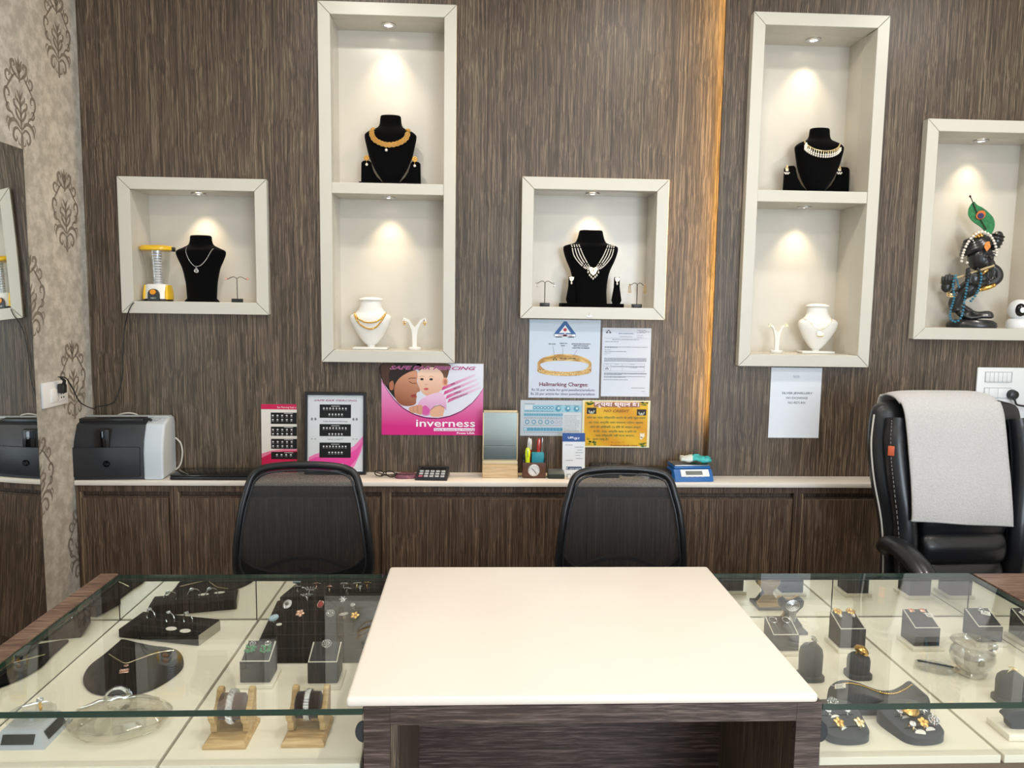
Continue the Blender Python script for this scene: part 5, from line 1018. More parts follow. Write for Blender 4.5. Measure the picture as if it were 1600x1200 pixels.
# ---- leather executive chair
t=thing('executive_chair','black leather executive chair with a towel over its back','chair',(1.695,-.60,0),(0,0,.05))
def cush(name,secs,loc,rot=(0,0,0),p=3.0,n=36,par=t,mt=LEATHER): 
    m=MB(); m.M=Matrix.Translation(loc)@Euler(rot).to_matrix().to_4x4(); m.loft(spl4(secs,3),n=n,p=p); return m.build(name,mt,par)
# back shell: lofted up, slightly reclined, waisted at the arms
cush('back_shell',[(.42,.16,.03,.03),(.46,.24,.045,.03),(.60,.245,.055,.04),(.74,.258,.06,.055),(.88,.285,.06,.075),(1.00,.288,.058,.095),(1.09,.280,.055,.105),(1.130,.262,.045,.108),(1.148,.20,.025,.108)],(0,0,0))
for z,h,w_,y in ((.545,.055,.150,-.030),(.645,.055,.155,-.028),(.745,.058,.158,-.015),(.855,.062,.160,.005),(.985,.072,.165,.025),(1.085,.045,.17,.045)):
    cush('back_cushion',[(-h,w_*.75,.010,0),(-h*.85,w_*.97,.028,0),(0,w_,.040,-.004),(h*.85,w_*.97,.028,0),(h,w_*.75,.010,0)],(0,y,z),(-.13,0,0),p=4)
for sg in (-1,1):
    m=MB(); pth=spline([(sg*.185,-.03,.47),(sg*.205,-.035,.60),(sg*.212,-.025,.74),(sg*.230,-.005,.88),(sg*.236,.02,1.0),(sg*.228,.04,1.09)],6); m.tube(pth,[.034]*4+[.038]*23+[.034]*4,14); m.build('side_bolster',LEATHER,t)
    S=spline([(sg*.262,.0,.50),(sg*.268,.0,.62),(sg*.278,.01,.74),(sg*.302,.03,.88),(sg*.308,.05,1.0),(sg*.292,.07,1.10)],6); MB().tube(S,.0032,6).build('piping',mat('pale_piping',srgb(188,184,176),.5),t)
    S=spline([(sg*.236,-.050,.56),(sg*.246,-.048,.70),(sg*.262,-.028,.86),(sg*.268,-.005,.98),(sg*.258,.018,1.09)],9); m=MB()
    for i in range(0,len(S)-1): m.tube([S[i],S[i].lerp(S[i+1],.6)],.0016,5)
    m.build('stitching',mat('grey_thread',srgb(120,118,114),.7),t)['kind']='stuff'
    pth=spline([(sg*.255,.0,.63),(sg*.272,-.05,.668),(sg*.280,-.14,.668),(sg*.280,-.24,.635),(sg*.278,-.31,.575),(sg*.270,-.34,.48)],7); MB().tube(pth,[.030]*3+[.040]*8+[.042]*18+[.036]*7,14,flat=.72).build('arm_pad',LEATHER,t)
    MB().tube(spline([(sg*.285,-.33,.50),(sg*.272,-.26,.42),(sg*.20,-.2,.39)],5),.020,10).build('arm_bracket',BLACKP,t)
MB().at((-.270,-.010,.985),(.1,0,-.6)).b2(-.010,.010,-.002,.002,-.017,.017,.001).build('brand_tag',mat('orange_tag',srgb(206,96,60),.5),t)
cush('seat',[(.40,.20,.20,-.24),(.42,.255,.25,-.24),(.48,.262,.26,-.24),(.515,.24,.235,-.24),(.522,.18,.18,-.24)],(0,0,0),p=3.2)
MB().lathe([(.034,.10),(.034,.24),(.018,.25),(.018,.41)],(0,-.2,0),n=16).build('gas_lift',DGP,t)
for k in range(5):
    a=2*PI*k/5+.1; e=(.31*math.cos(a),-.2+.31*math.sin(a)); MB().tube([(0,-.2,.12),(e[0]*.5,-.2+(e[1]+.2)*.5,.11),(e[0],e[1],.078)],[.03,.026,.018],8).build('leg',BLACKP,t); MB().at((e[0],e[1],.028),(0,PI/2,a+.8)).lathe([(.020,-.018),(.028,-.014),(.028,.014),(.020,.018)],n=16).build('caster',BLACKM,t)
# ---- towel hung over the chair back
tw=thing('towel','white terry towel hung over the leather chair back','towel',t.location,t.rotation_euler)
ML=t.matrix_basis.inverted() if False else (Matrix.Translation(t.location)@Euler(t.rotation_euler).to_matrix().to_4x4()).inverted()
def loc2(px,py,Y): v=ML@wp(px,py,Y); return v
tl,tr=loc2(1404,640,-.56).x,loc2(1578,636,-.56).x
prof_=[(.165,.80),(.168,.95),(.170,1.06),(.166,1.130),(.140,1.168),(.100,1.176),(.052,1.166),(.012,1.128),(-.012,1.06),(-.034,.97),(-.054,.89),(-.072,.80),(-.078,.755)]
pr=spline([(0,y,z) for y,z in prof_],5); m=MB(); cols=26; vs=[];fs=[]
for j,p in enumerate(pr):
    d=j/(len(pr)-1)
    for i in range(cols+1):
        u=i/cols; x=tl+.006-.022*d+(tr-tl)*.93*u+.006*math.sin(d*5+u*2)*(u-.5)*2-(.004*(1-d)); y=p.y-.004*math.sin(u*9+d*3)*d; z=p.z-.030*u*max(0,d-.55)/.45*.8+(-.012*(abs(2*u-1)**6) if .3<d<.55 else 0)
        vs.append((x,y,z))
for j in range(len(pr)-1):
    for i in range(cols): a=j*(cols+1)+i; fs.append((a,a+1,a+cols+2,a+cols+1))
TERRY=mat('terry_cloth',srgb(190,188,187),.95,spec=.1,sheen=.3,noise=.07,nscale=170,bump=1.0,bscale=190)
o=m.add(vs,fs).build('cloth',TERRY,tw); sd=o.modifiers.new('t','SOLIDIFY'); sd.thickness=.006; sd.offset=1
hem=[Vector(vs[(len(pr)-1)*(cols+1)+i]) for i in range(cols+1)]; MB().tube([h+Vector((0,-.002,.004)) for h in hem],.0042,8,flat=.7).build('hem',TERRY,tw)
# ================================================================== things in the showcases
TAG=mat('white_tag',srgb(232,228,218),.5); TAGT=mat('tag_print',srgb(120,120,118),.6)
def at2(px,py): return fp(px,py,ZS)
# ---- rings: band, head and stones
def ring(label,loc,style,mt,rot=(0,0,0),R=.0085,group=None,tagged=False):
    t=thing('ring',label,'ring',loc,rot,group); MB().torus((0,0,0),R,.0013,'x',24,6).build('band',mt,t); z=R
    m=MB()
    if style=='flower':
        for k in range(5): a=2*PI*k/5; m.at((.0062*math.cos(a),.0062*math.sin(a),z+.003),(0,-.35,a) if False else (0,0,a)).sph((0,0,0),(.0056,.0045,.0018),10,6)
        m.at(); m.sph((0,0,z+.0045),.0026,8,6); m.build('flower',mt,t)
    elif style=='oval': m.lathe([(.0105,z+.001),(.011,z+.0025),(.009,z+.004)],n=24,sy=1.3).build('plate',DIAM,t); MB().torus((0,0,z+.0042),.0035,.0012,'z',14,5).build('knot',DMETAL,t)
    elif style=='cluster':
        for j,(rr,n) in enumerate(((0,1),(.0055,7),(.0098,13))):
            for k in range(n): a=2*PI*k/n; m.sph((rr*math.cos(a),rr*math.sin(a),z+.0045-.0012*j),.0023,6,5)
        m.build('stones',DIAM,t)
    elif style=='star':
        for k in range(6): a=PI*k/3; m.at((.006*math.cos(a),.006*math.sin(a),z+.003),(0,0,a)).sph((0,0,0),(.005,.002,.0018),8,5)
        m.at(); m.sph((0,0,z+.004),.0028,8,6); m.build('star',mt,t)
    elif style=='ruby': m.sph((0,0,z+.003),(.0068,.0095,.0042),12,8); m.build('stone',RUBY,t); MB().torus((0,0,z+.002),.0085,.0016,'z',20,5,sc=(.85,1.15)).build('halo',ROSE,t)
    elif style=='blue': m.at((0,0,z+.002),(0,0,.5)).loft([(0,.013,.009,0),(.004,.012,.008,0),(.007,.006,.004,0)],n=18); m.build('stone',AQUA,t)
    elif style=='crown':
        for k in range(5): a=-.8+.4*k; m.at((.011*math.sin(a),0,z+.001),(0,a,0)).lathe([(.0022,0),(.0012,.006),(.0022,.009),(.0005,.011)],n=8)
        m.build('crown',DIAM,t)
    elif style=='dome':
        m.loft([(z-.002,.020,.014,0),(z+.004,.021,.015,0),(z+.010,.015,.010,0),(z+.013,.006,.004,0)],n=24); 
        for k in range(40): a=2*PI*random.random(); q=random.random()**.5; m.sph((.018*q*math.cos(a),.012*q*math.sin(a),z+.0125-.010*q*q),.0018,6,4)
        m.build('dome',GOLD,t)
    elif style=='leaf': m.at((0,0,z+.002),(0,0,.3)).loft([(0,.013,.005,0),(.003,.012,.0045,0),(.004,.005,.002,0)],n=18); m.build('plate',DIAM,t)
    else: m.loft([(z-.001,.006,.0055,0),(z+.003,.0065,.006,0),(z+.005,.003,.003,0)],n=14); m.build('stone',DIAM,t)
    if tagged: MB().at((.014,-.012,-.001),(0,0,.2)).lathe([(.009,.0),(.009,.0006)],n=18,sx=1.2,sy=.8).build('price_tag',TAG,t); MB().tube([(.004,-.002,.002),(.008,-.008,.0015)],.0006,5).build('tag_thread',TAG,t)
    return t
# ---- black wedge tray of rings
ang=-.235; t=thing('ring_tray','black velvet wedge tray with three upright silver rings','ring tray',(-.784,-1.234,ZS),(0,0,ang)); 
MB().prism([(-.048,0),(.048,0),(.048,.030),(-.048,.022)],-.112,.112,'x',bev=.002,seg=1).build('pad',VELVET,t)
for y in (-.022,.012): MB().at((0,y,.0245+.0035*(y>0)),(.08,0,0)).b2(-.106,.106,-.0018,.0018,-.0006,.0006).build('slot',BLACKM,t)
MB().b2(.1125,.1135,-.047,.047,.001,.027).build('end_cap',mat('grey_card',srgb(170,164,148),.7),t)
RM=Euler((0,0,ang)).to_matrix()
for (x,y,st,lab) in ((-.062,.012,'solitaire','slim silver ring leaning in the black wedge tray'),(-.002,.006,'solitaire','silver heart ring with twisted shank in the black wedge tray'),(.045,.012,'solitaire','silver ring with square head in the black wedge tray')):
    p=Vector((x,y,0)); p.rotate(RM.to_euler()); ring(lab,Vector((-.784,-1.234,ZS))+p+Vector((0,0,.0365)),st,SILVER,(-.35,0,ang+1.3),R=.0165)
for x,y,l in ((.020,-.022,'oval white price tag behind the silver rings'),(.062,-.026,'oval white price tag at the tray end')):
    p=Vector((x,y,0)); p.rotate(RM.to_euler()); o=tag(MB().lathe([(.012,0),(.0125,.0006),(.012,.0012)],n=24,sx=1.15,sy=.75).build('price_tag',TAG,loc=Vector((-.784,-1.234,ZS+.0245))+p,rot=(.08,0,ang)),l,'price tag')
# ---- flat black bib with a pendant
out=[(192,999),(184,1004),(163,1022),(140,1040),(130,1058),(134,1072),(150,1082),(190,1085),(230,1078),(262,1062),(283,1045),(287,1032),(280,1018),(264,1012),(240,1009),(215,1004)]
pts=[fp(x,y,ZS+.006) for x,y in out]; c=Vector((avg(*[p.x for p in pts]),avg(*[p.y for p in pts]),ZS)); fl=[(p.x,p.y) for p in spline([(p.x-c.x,min(p.y,-1.287+(p.x-c.x)*-.24-.004)-c.y,0) for p in pts],4,True)]
t=thing('necklace_bib','flat black glossy necklace bib lying in front of the ring tray','jewellery display',c); MB().prism(fl,.0005,.007,'z',bev=.001,seg=1).build('bib',VELVET,t); MB().prism([(x*.97,y*.97) for x,y in fl],0,.0005,'z').build('felt',BLACKM,t)
n_=thing('pendant_necklace','fine rose gold chain with square pendant on the black bib','necklace',c+Vector((0,0,.0085))); z=ZS+.0085
MB().tube([p-n_.location for p in spline([fp(170,1022,z),fp(186,1032,z),fp(198,1036,z),fp(216,1030,z),fp(245,1020,z),fp(272,1016,z)],6)],.0012,6).build('chain',GOLDL,n_)
m=MB(); P=fp(194,1050,z)-n_.location; m.at(P,(0,0,.35)); m.b2(-.010,.010,-.009,.009,0,.003,.001); [m.sph((-.007+.0047*i,-.006+.004*j,.0035),.0017,6,4) for i in range(4) for j in range(4)]; m.at(fp(197,1041,z)-n_.location); m.torus((0,0,.002),.004,.0014,'z',12,5); m.build('pendant',ROSE,n_)
# ---- solar turntable
P=fp(25,1150,ZS); t=thing('solar_turntable','silver solar powered display turntable with a gold ring','turntable',(-.868,-1.694,ZS),(0,0,.0))
fr=[(.052,.052,0),(.050,.050,.004),(.036,.036,.030),(.030,.030,.032)]
vs=[];fs=[]
for a,b,z in fr: vs+=[(-a,-b,z),(a,-b,z),(a,b,z),(-a,b,z)]
for k in range(3):
    for i in range(4): j=(i+1)%4; fs.append((k*4+i,k*4+j,k*4+4+j,k*4+4+i))
fs+=[(3,2,1,0),(12,13,14,15)]; MB().add(vs,fs).build('base',GPL,t,smooth=20)
sl_=math.atan2(.026,.014); pm=mat('solar_cell',srgb(34,40,38),.15)
MB().at((0,-.0445,.0165),(-(PI/2-sl_),0,0)).b2(-.030,.030,-.0012,.0006,-.009,.009).build('solar_panel',pm,t); MB().at((.0445,0,.0165),(0,0,PI/2)).at((.0445,0,.0165),(-(PI/2-sl_),0,PI/2)).b2(-.030,.030,-.0012,.0006,-.009,.009).build('solar_panel',pm,t)
MB().lathe([(.006,.032),(.006,.040)],n=14).build('spindle',GPL,t); MB().lathe([(.042,.040),(.044,.042),(.044,.046),(.042,.047)],n=40).build('disc',ACRYL,t)
ring('thick gold ring standing on the clear turntable disc',Vector((-.852,-1.690,ZS+.0585)),'solitaire',GOLD,(0,0,.7),R=.010)
# ---- wrapped clear plastic cups
t=thing('plastic_tray','oval clear plastic blister lying on the shelf','blister pack',(-.712,-1.668,ZS),(0,0,.12))
def crinkle(bm_,amp,seed):
    r=random.Random(seed); return [(Vector(v)+Vector((r.uniform(-amp,amp),r.uniform(-amp,amp),r.uniform(-amp,amp)*.6 if v[2]>.002 else 0))) for v in bm_]
m=MB(); m.lathe([(.070,.0005),(.080,.003),(.086,.012),(.088,.022),(.090,.0225),(.086,.024),(.076,.036),(.05,.046),(.02,.050)],n=36,sx=1.08,sy=.78,cap=False); m.v=crinkle(m.v,.0022,4); m.build('shell',WRAP,t,smooth=25); MB().torus((0,0,.0225),.092,.0022,'z',40,6,sc=(1.08,.78)).build('rim',ACRYL,t)
for i,(x,y,z,rt,lab) in enumerate(((-.012,.018,.032,(1.15,0,.5),'clear plastic cup lying tilted on the blister'),(.030,-.020,.022,(1.45,0,-.9),'clear plastic cup lying beneath the film'),(-.040,-.026,.020,(1.35,0,1.2),'small clear plastic cup at the blister edge'))):
    R=(.026,.026,.018)[i]; o=thing('plastic_cup',lab,'cup',t.location+Vector((x,y,z+(.014 if i==0 else 0))),rt)
    MB().lathe([(R*.78,-.026),(R*.8,-.0255),(R,.024),(R*1.08,.025),(R*1.08,.0265),(R*.98,.0262),(R*.76,-.024)],n=32,cap=False).build('wall',ACRYL,o); MB().lathe([(.0005,-.0255),(R*.78,-.0255)],n=32,cap=False).build('bottom',ACRYL,o)
# ---- ring board
t=thing('ring_board','large black velvet ring board sloping up to the showcase back','ring board',(-.382,-1.28,ZS)); MB().prism([(-.122,0),(.122,0),(.122,.058),(-.122,.016)],-.148,.148,'x',bev=.002,seg=1).build('pad',VELVET,t); MB().prism([(-.121,.0),(.121,.0),(.121,.004),(-.121,.004)],-.1485,.1485,'x').build('under_card',BLACKM,t)
slope=math.atan2(.042,.244)
for k in range(4): y=-.09+.055*k; MB().at((0,y,.0165+(y+.122)*.172),(slope,0,0)).b2(-.144,.144,-.0015,.0015,-.0004,.0006).build('slot',BLACKM,t)
RB=[(429,970,'blue','SILVER','blue stone cluster ring on the black ring board'),(450,950,'oval','SILVER','oval ring with dark knot on the black ring board'),(470,963,'flower','ROSE','rose gold five petal flower ring on the black ring board'),(480,938,'crown','SILVER','pointed silver crown ring on the black ring board'),(502,950,'ruby','ROSE','red stone ring with gold halo on the black ring board'),(517,963,'cluster','SILVER','round diamond cluster ring on the black ring board'),(536,943,'star','SILVER','small silver star ring on the black ring board'),(552,951,'solitaire','SILVER','narrow sparkling ring beside the star ring'),(538,965,'leaf','GOLDL','leaf shaped pale ring on the black ring board'),(555,966,'flower','GOLD','yellow gold flower ring on the black ring board')]
MT={'SILVER':SILVER,'ROSE':ROSE,'GOLD':GOLD,'GOLDL':GOLDL}
for px,py,st,mt,lab in RB:
    for it in range(3):
        z=ZS+.020 if it==0 else z; P=fp(px,py,z+.010); z=ZS+.016+max(0,(P.y+1.402))*.172
    ring(lab,(P.x,P.y,z+.0065),st,MT[mt],(.55,0,random.uniform(-.15,.15)),R=.0085)
P=fp(436,978,ZS+.036); tag(MB().lathe([(.007,0),(.0072,.0006),(.006,.001)],n=16,sy=.8).build('price_tag',TAG,loc=(P.x,P.y,ZS+.016+(P.y+1.402)*.172+.0015),rot=(slope,0,.4)),'small white price tag under the blue stone ring','price tag')
# ---- dark block risers
WRIM=mat('white_piping',srgb(226,222,210),.5)
def riser(label,x,y,w_=.066,d=.062,hf=.050,hb=.072,rz=0,mt=BVELVET,group=None):
    t=thing('display_riser',label,'riser',(x,y,ZS),(0,0,rz),group); bz=.010
    MB().b2(-w_*.62,w_*.62,-d*.66,d*.60,0,bz,.001,1).build('base',SHELFM,t)
    MB().prism([(-d/2,bz),(d/2,bz),(d/2,hb),(-d/2,hf)],-w_/2,w_/2,'x',bev=.0012,seg=1).build('block',mt,t)
    a=math.atan2(hb-hf,d); Z_=lambda yy: hf+(yy+d/2)*(hb-hf)/d+.0004
    e=.0016; q=[(-w_/2+.002,d/2-.004),(-w_/2+.002,-d/2+.002),(w_/2-.002,-d/2+.002),(w_/2-.002,d/2-.004)]; MB().tube([(p[0],p[1],Z_(p[1])) for p in q],e,6).build('rim',WRIM,t)
    t['top']=[hf,hb,d]; return t
def ontop(t,x,y,dz=0):
    hf,hb,d=t['top']; v=Vector((x,y,0)); v.rotate(t.rotation_euler); return Vector(t.location)+Vector((v.x,v.y,hf+(y+d/2)*(hb-hf)/d+dz))
r1=riser('dark block riser with green cluster earrings',-.488,-1.482,hf=.058,hb=.080); r2=riser('dark block riser with a single halo ring',-.338,-1.488,hf=.058,hb=.080)
rA=riser('dark block riser with long gold chain earrings',.768,-1.344,hf=.050,hb=.074); rB=riser('dark block riser with gold flower earrings',.944,-1.330,hf=.058,hb=.080); rC=riser('dark block riser with two square studs and a tag',1.140,-1.322,hf=.056,hb=.082); rD=riser('dark block riser with a tagged pendant stud',1.318,-1.302,hf=.050,hb=.076)
def earr(label,group,t,x,y,fn,dz=.001,rz=0):
    hf,hb,d=t['top']; e=thing('earring',label,'earring',ontop(t,x,y,dz),(math.atan2(hb-hf,d),0,t.rotation_euler[2]+rz),group=group); fn(e)
def e_green(e):
    m=MB(); [m.sph((random.uniform(-.011,.011),random.uniform(-.014,.006),random.uniform(.003,.008)),.0026,6,5) for _ in range(26)]; m.build('beads',EMERALD,e)['kind']='stuff'; m=MB(); m.torus((0,.014,.004),.006,.0016,'z',14,5); m.sph((0,.014,.005),.003,8,6); m.build('top_stud',DIAM,e)
for x in (-.017,.017): earr('green bead cluster earring with diamond top','green cluster earrings',r1,x,.004,e_green)
ring('halo ring standing on the dark block riser',ontop(r2,.002,.008,.006),'cluster',GOLDL,(.5,0,.2),R=.008)
def e_longc(e):
    m=MB(); m.torus((0,.016,.002),.0095,.0012,'z',20,5); m.build('hoop',SILVER,e); m=MB(); m.tube([(0,.007,.002),(.002,-.022,.002),(.002,-.030,-.008)],.0009,5); m.build('chain',SILVER,e); m=MB(); [m.sph((.002+.004*math.cos(k*2.1),-.032,-.016+.004*math.sin(k*2.1)),.0034,8,6) for k in range(4)]; m.build('drop',GOLD,e)
for x in (-.017,.017): earr('long earring with silver hoop and gold drop','chain earrings',rA,x,.0,e_longc)
def e_flower(e):
    m=MB(); 
    for k in range(7): a=2*PI*k/7; m.sph((.0075*math.cos(a),.0075*math.sin(a)+.010,.004),(.0045,.0045,.003),8,6)
    m.sph((0,.010,.006),.004,8,6); m.build('flower',GOLD,e); MB().sph((.001,-.006,.004),(.0042,.0055,.004),10,8).build('pearl_drop',PEARL,e)
for x in (-.016,.018): earr('gold flower earring with a pearl drop','gold flower earrings',rB,x,.016,e_flower)
def e_square(e): m=MB(); m.b2(-.007,.007,-.006,.006,0,.004,.001); [m.sph((-.005+.0033*i,-.004+.004*j,.0045),.0014,6,4) for i in range(4) for j in range(3)]; m.build('stud',ROSE,e)
for x in (-.014,.014): earr('square pave stud on the dark block riser','square studs',rC,x,.022,e_square)
def ptag(label,loc,rot): 
    o=thing('price_tag',label,'price tag',loc,rot); MB().b2(-.011,.011,-.007,.007,0,.0006).build('card',TAG,o,smooth=0); m=MB(); [m.b2(-.009,.007-.003*(k%2),-.005+.0035*k,-.0035+.0035*k,.0006,.0008) for k in range(3)]; m.build('print',TAGT,o,smooth=0)['kind']='stuff'; MB().tube([(-.010,0,.0008),(-.018,.004,.0015)],.0006,5).build('thread',TAG,o)
ptag('printed paper price tag beside the square studs',ontop(rC,.026,.008,.002),(.42,.2,.1))
def e_tagp(e): m=MB(); m.sph((0,.006,.003),.0042,8,6); m.torus((0,.0,.003),.006,.0016,'z',14,5); m.build('stud',SILVER,e)
earr('silver pendant stud on the dark block riser',None,rD,.006,.020,e_tagp); ptag('printed paper price tag beside the pendant stud',ontop(rD,.012,.010,.003),(.42,.1,-.4))
# ---- wooden bracelet stands
def bstand(label,cx,cy,rz,cm,blabel,style):
    t=thing('bracelet_stand',label,'bracelet stand',(cx,cy,ZS),(0,0,rz)); 
    vs=[(-.041,-.050,0),(.041,-.050,0),(.041,.050,0),(-.041,.050,0),(-.041,-.050,.006),(.041,-.050,.006),(.041,.050,.006),(-.041,.050,.006),(-.034,-.040,.013),(.034,-.040,.013),(.034,.046,.013),(-.034,.046,.013)]
    MB().add(vs,[(3,2,1,0)]+[(a,(a+1)%4,4+(a+1)%4,4+a) for a in range(4)]+[(4+a,4+(a+1)%4,8+(a+1)%4,8+a) for a in range(4)]+[(8,9,10,11)]).build('base',WG,t,smooth=20)
    pr=[(-.012,.013),(.034,.013),(.040,.034),(.041,.060),(.044,.074),(.038,.083),(.028,.082),(.022,.072),(.016,.060),(.004,.052),(-.008,.052),(-.016,.060),(-.024,.061),(-.030,.054),(-.026,.042),(-.016,.030)]
    for sx in (-1,1): MB().prism([(p.y,p.z) for p in spline([(0,a,b) for a,b in pr],4,True)],sx*.031-.006,sx*.031+.006,'x',bev=.0015,seg=1).build('side_support',WG,t)
    m=MB(); m.at((0,.008,.056),(0,PI/2,0)).lathe([(.020,-.0245),(.025,-.022),(.026,0),(.025,.022),(.020,.0245)],n=28); m.build('cushion',cm,t)
    b=thing('bracelet',blabel,'bracelet',(cx,cy,ZS),(0,0,rz)); R=.0285
    if style=='twist':
        for ph in (0,PI): MB().tube([((.005*math.sin(k*PI/3+ph)),.008+(R+.002*math.cos(k*PI/3+ph))*math.cos(2*PI*k/72),.056+(R+.002*math.cos(k*PI/3+ph))*math.sin(2*PI*k/72)) for k in range(72)],.0032,6,True).build('twisted_strand',DIAM,b)
    else:
        for k in range(34):
            a=2*PI*k/34; MB().at((0,.008+R*math.cos(a),.056+R*math.sin(a)),(a-PI/2,0,0)).b2(-.0055,.0055,-.0024,.0024,-.0014,.0018,.0008,1).build('link',DIAM,b)
    return t
bstand('oak bracelet stand with brown cushion and twisted bracelet',-.478,-1.703,.0,BROWNV,'twisted silver bracelet around the brown cushion','twist')
bstand('oak bracelet stand with dark cushion and flat link bracelet',-.330,-1.700,.0,DBROWNV,'flat silver link bracelet around the dark cushion','link')
# ---- right case: grey bracelet stand with rose brooch
c=Vector((.838,-1.225,ZS)); t=thing('bracelet_stand','grey velvet bracelet stand with an oak back','bracelet stand',c,(0,0,.0)); 
MB().prism([(-.032,.0),(.028,.0),(.044,.004),(.034,.010),(-.024,.010)],-.048,.030,'y').build('base',WG,t) if False else MB().b2(-.036,.036,-.040,.036,0,.008,.002).build('base',GVELVET,t)
pr=[(-.030,.008),(.030,.008),(.020,.030),(.012,.042),(.020,.056),(.030,.066),(.032,.082),(.022,.090),(.012,.084),(0,.080),(-.012,.084),(-.022,.090),(-.032,.082),(-.030,.066),(-.020,.056),(-.012,.042),(-.020,.030)]
S=[(p.x,p.z) for p in spline([(a,0,b) for a,b in pr],4,True)]; MB().prism(S,-.014,.004,'y',bev=.002,seg=1).build('front',GVELVET,t); MB().prism(S,.0045,.014,'y',bev=.001,seg=1).build('back',WG,t); MB().b2(-.034,.034,.012,.034,.008,.014,.001).build('back_ledge',WG,t)
b=thing('brooch_bracelet','silver rose bracelet with thin chains on the grey stand','bracelet',c); m=MB()
for k in range(4): m.torus((0,-.018,.072),.004+.004*k,.0014,'y',20,5,sc=(1.1,.9))
m.build('rose',SILVER,b)
for k in range(5): MB().tube(spline([(-.008+.004*k,-.017,.062),(-.006+.004*k,-.018,.045),(-.005+.003*k,-.018,.028)],4),.0008,5).build('chain',SILVER,b)
# ---- ring posts
def post(label,x,y,h=.072,w_=.052,ringst=None,rlab=None,mt=GVELVET,rm=SILVER):
    t=thing('ring_post',label,'ring stand',(x,y,ZS)); MB().loft([(0,w_*.56,.026,0),(.009,w_*.56,.026,0),(.011,w_*.52,.022,0)],n=28,p=3).build('foot',mt,t)
    MB().loft([(.011,w_*.47,.019,0),(h*.70,w_*.49,.019,0),(h*.86,w_*.44,.018,0),(h*.96,w_*.30,.014,0),(h,w_*.12,.007,0)],n=28,p=2.8).build('column',mt,t)
    if ringst: ring(rlab,(x,y-.002,ZS+h-.004),ringst,rm,(.35,0,PI/2),R=.0095)
    return t
post('grey velvet ring post with a silver crown ring',.778,-1.492,.084,.054,'crown','silver crown ring on the grey velvet post'); post('grey velvet ring post with a domed gold ring',.896,-1.484,.056,.052,'dome','domed gold filigree ring on the grey velvet post',rm=GOLD); post('grey velvet ring post beside the glass jar',1.178,-1.600,.066,.060,'star','pale gold star ring on the post beside the jar',rm=GOLDL)
# ---- curved bracelet ramp
c=Vector((.866,-1.628,ZS)); t=thing('bracelet_ramp','grey velvet wave shaped ramp with a gold chain bracelet','bracelet display',c)
up=[(-.098,.012),(-.094,.034),(-.078,.047),(-.058,.050),(-.030,.044),(-.005,.034),(.020,.026),(.045,.026),(.066,.036),(.080,.046),(.090,.044),(.098,.030),(.100,.012)]
S=[(p.x,p.z) for p in spline([(a,0,b) for a,b in up],5)]; MB().prism([(.100,.0)]+[(-.098,0)]+S,-.030,.030,'y',bev=.002,seg=1).build('ramp',GVELVET,t)
b=thing('chain_bracelet','thin gold chain bracelet draped along the grey wave ramp','bracelet',c); pth=[Vector((x,.010,z+.0022)) for x,z in S[6:46]]; MB().tube(pth,.0014,6).build('chain',GOLD,b); m=MB(); [m.sph(p,.0026,6,5) for p in pth[22:34]]; m.build('bead_section',GOLD,b)['kind']='stuff'
ptag('white price tag on the end of the gold chain bracelet',c+Vector((-.086,-.004,.053)),(.25,-.35,-.5))
# ---- grey ring wedges at the front
def wedge(label,cx,cy,rz,rings):
    t=thing('ring_wedge',label,'ring tray',(cx,cy,ZS),(0,0,rz)); out=[(-.045,.050),(.045,.050),(.047,-.020),(.034,-.045),(.0,-.052),(-.034,-.045),(-.047,-.020)]
    S=[(p.x,p.y) for p in spline([(a,b,0) for a,b in out],5,True)]; zt=lambda y: .014+(y+.052)*.20
    n=len(S); vs=[(x,y,0) for x,y in S]+[(x,y,zt(y)) for x,y in S]+[(x*.93,y*.93,zt(y)+.0012) for x,y in S]
    MB().add(vs,[tuple(range(n))[::-1]]+[(i,(i+1)%n,n+(i+1)%n,n+i) for i in range(n)]+[(n+i,n+(i+1)%n,2*n+(i+1)%n,2*n+i) for i in range(n)]+[tuple(2*n+i for i in range(n))]).build('pad',GVELVET,t)
    for y in (-.022,.010,.034): MB().at((0,y,zt(y)+.0012),(.2,0,0)).b2(-.034,.034,-.0012,.0012,-.0002,.0006).build('slot',BLACKM,t)
    for x,y,st,mt,lab,tg in rings: v=Vector((x,y,0)); v.rotate(Euler((0,0,rz))); ring(lab,Vector((cx+v.x,cy+v.y,ZS+zt(y)+.005)),st,mt,(.5,0,random.uniform(-.6,.6)),R=.0088,tagged=tg)
    return t
wedge('rounded grey ring wedge beside the desk',.742,-1.712,.05,[(-.018,-.022,'flower',GOLD,'gold flower ring with a tag on the wedge beside the desk',True),(.024,-.024,'flower',GOLDL,'pale gold flower ring on the wedge beside the desk',False),(-.022,.012,'solitaire',SILVER,'silver ring behind the gold flower ring',True),(.020,.010,'solitaire',SILVER,'plain silver ring in the back slot of the wedge',False),(.0,.034,'cluster',SILVER,'diamond ring at the top of the wedge beside the desk',False)])
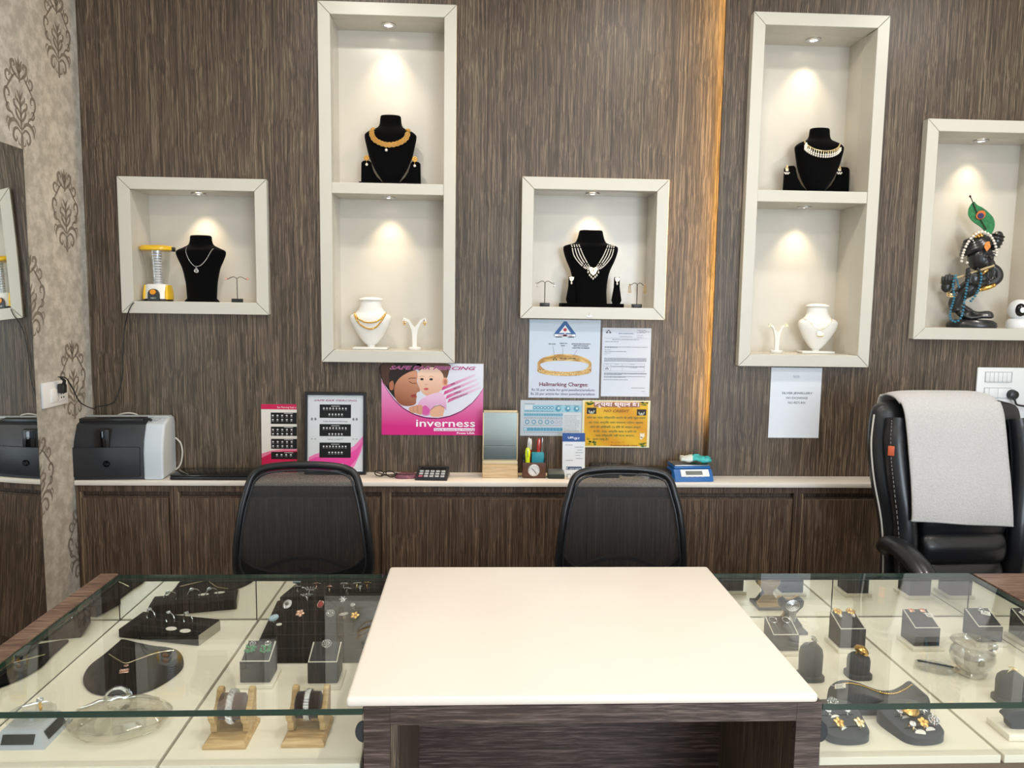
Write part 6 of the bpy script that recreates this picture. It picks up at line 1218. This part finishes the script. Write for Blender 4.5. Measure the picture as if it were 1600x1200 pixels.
wedge('rounded grey ring wedge in front of the wave ramp',.892,-1.716,.12,[(-.022,-.024,'solitaire',GOLD,'plain gold ring with a tag on the front wedge',True),(.002,-.022,'flower',GOLD,'gold petal ring with a tag on the front wedge',True),(.030,-.018,'cluster',ROSE,'rose gold cluster ring on the front wedge',False),(-.026,.012,'solitaire',SILVER,'silver ring behind the plain gold ring',True),(-.002,.012,'dome',GOLD,'domed gold ring on the front wedge',False),(.024,.012,'star',SILVER,'silver star ring on the front wedge',False)])
# ---- glass jar with a spoon-like scoop
c=Vector((1.172,-1.480,ZS)); t=thing('glass_jar','round clear glass jar standing among the risers','jar',c)
MB().lathe([(.024,.0005),(.032,.002),(.034,.008),(.030,.012),(.044,.028),(.049,.044),(.046,.060),(.038,.070),(.040,.074),(.048,.078),(.0475,.079),(.037,.075),(.036,.070),(.044,.058),(.047,.044),(.042,.030),(.029,.014),(.0,.012)],n=40,cap=False).build('bowl',JARG,t); MB().torus((0,0,.0785),.048,.0014,'z',40,6).build('lip',ACRYL,t)
MB().b2(-.013,.013,-.012,.012,.014,.052,.002).build('inner_card',mat('beige_card',srgb(196,184,162),.6),t)
sc_=thing('clear_scoop','clear plastic scoop with a dark strip leaning on the glass jar','scoop',c+Vector((-.078,.016,.0)),(0,0,-.5)); MB().loft([(.0,.034,.016,0),(.008,.044,.022,0),(.016,.044,.022,0)],n=28).build('bowl',JARG,sc_); MB().b2(-.038,.038,-.003,.003,.0165,.0195,.0005,1).build('strip',DGP,sc_)
# ---- cream necklace stand cut by the edge of the frame
c=Vector((1.10,-1.728,ZS)); t=thing('neck_stand','cream based blue grey necklace stand near the front glass','necklace stand',c); MB().b2(-.034,.050,-.030,.040,0,.014,.002).build('base',SHELFM,t)
MB().prism([(p.x,p.z) for p in spline([(a,0,b) for a,b in ((-.012,.014),(.040,.014),(.044,.030),(.030,.048),(.012,.052),(-.016,.050),(-.030,.042),(-.020,.030))],4,True)],-.010,.012,'y',bev=.002,seg=1).build('bib',GVELVET,t)

for o in COL.objects:
    if 'top' in o.keys(): del o['top']
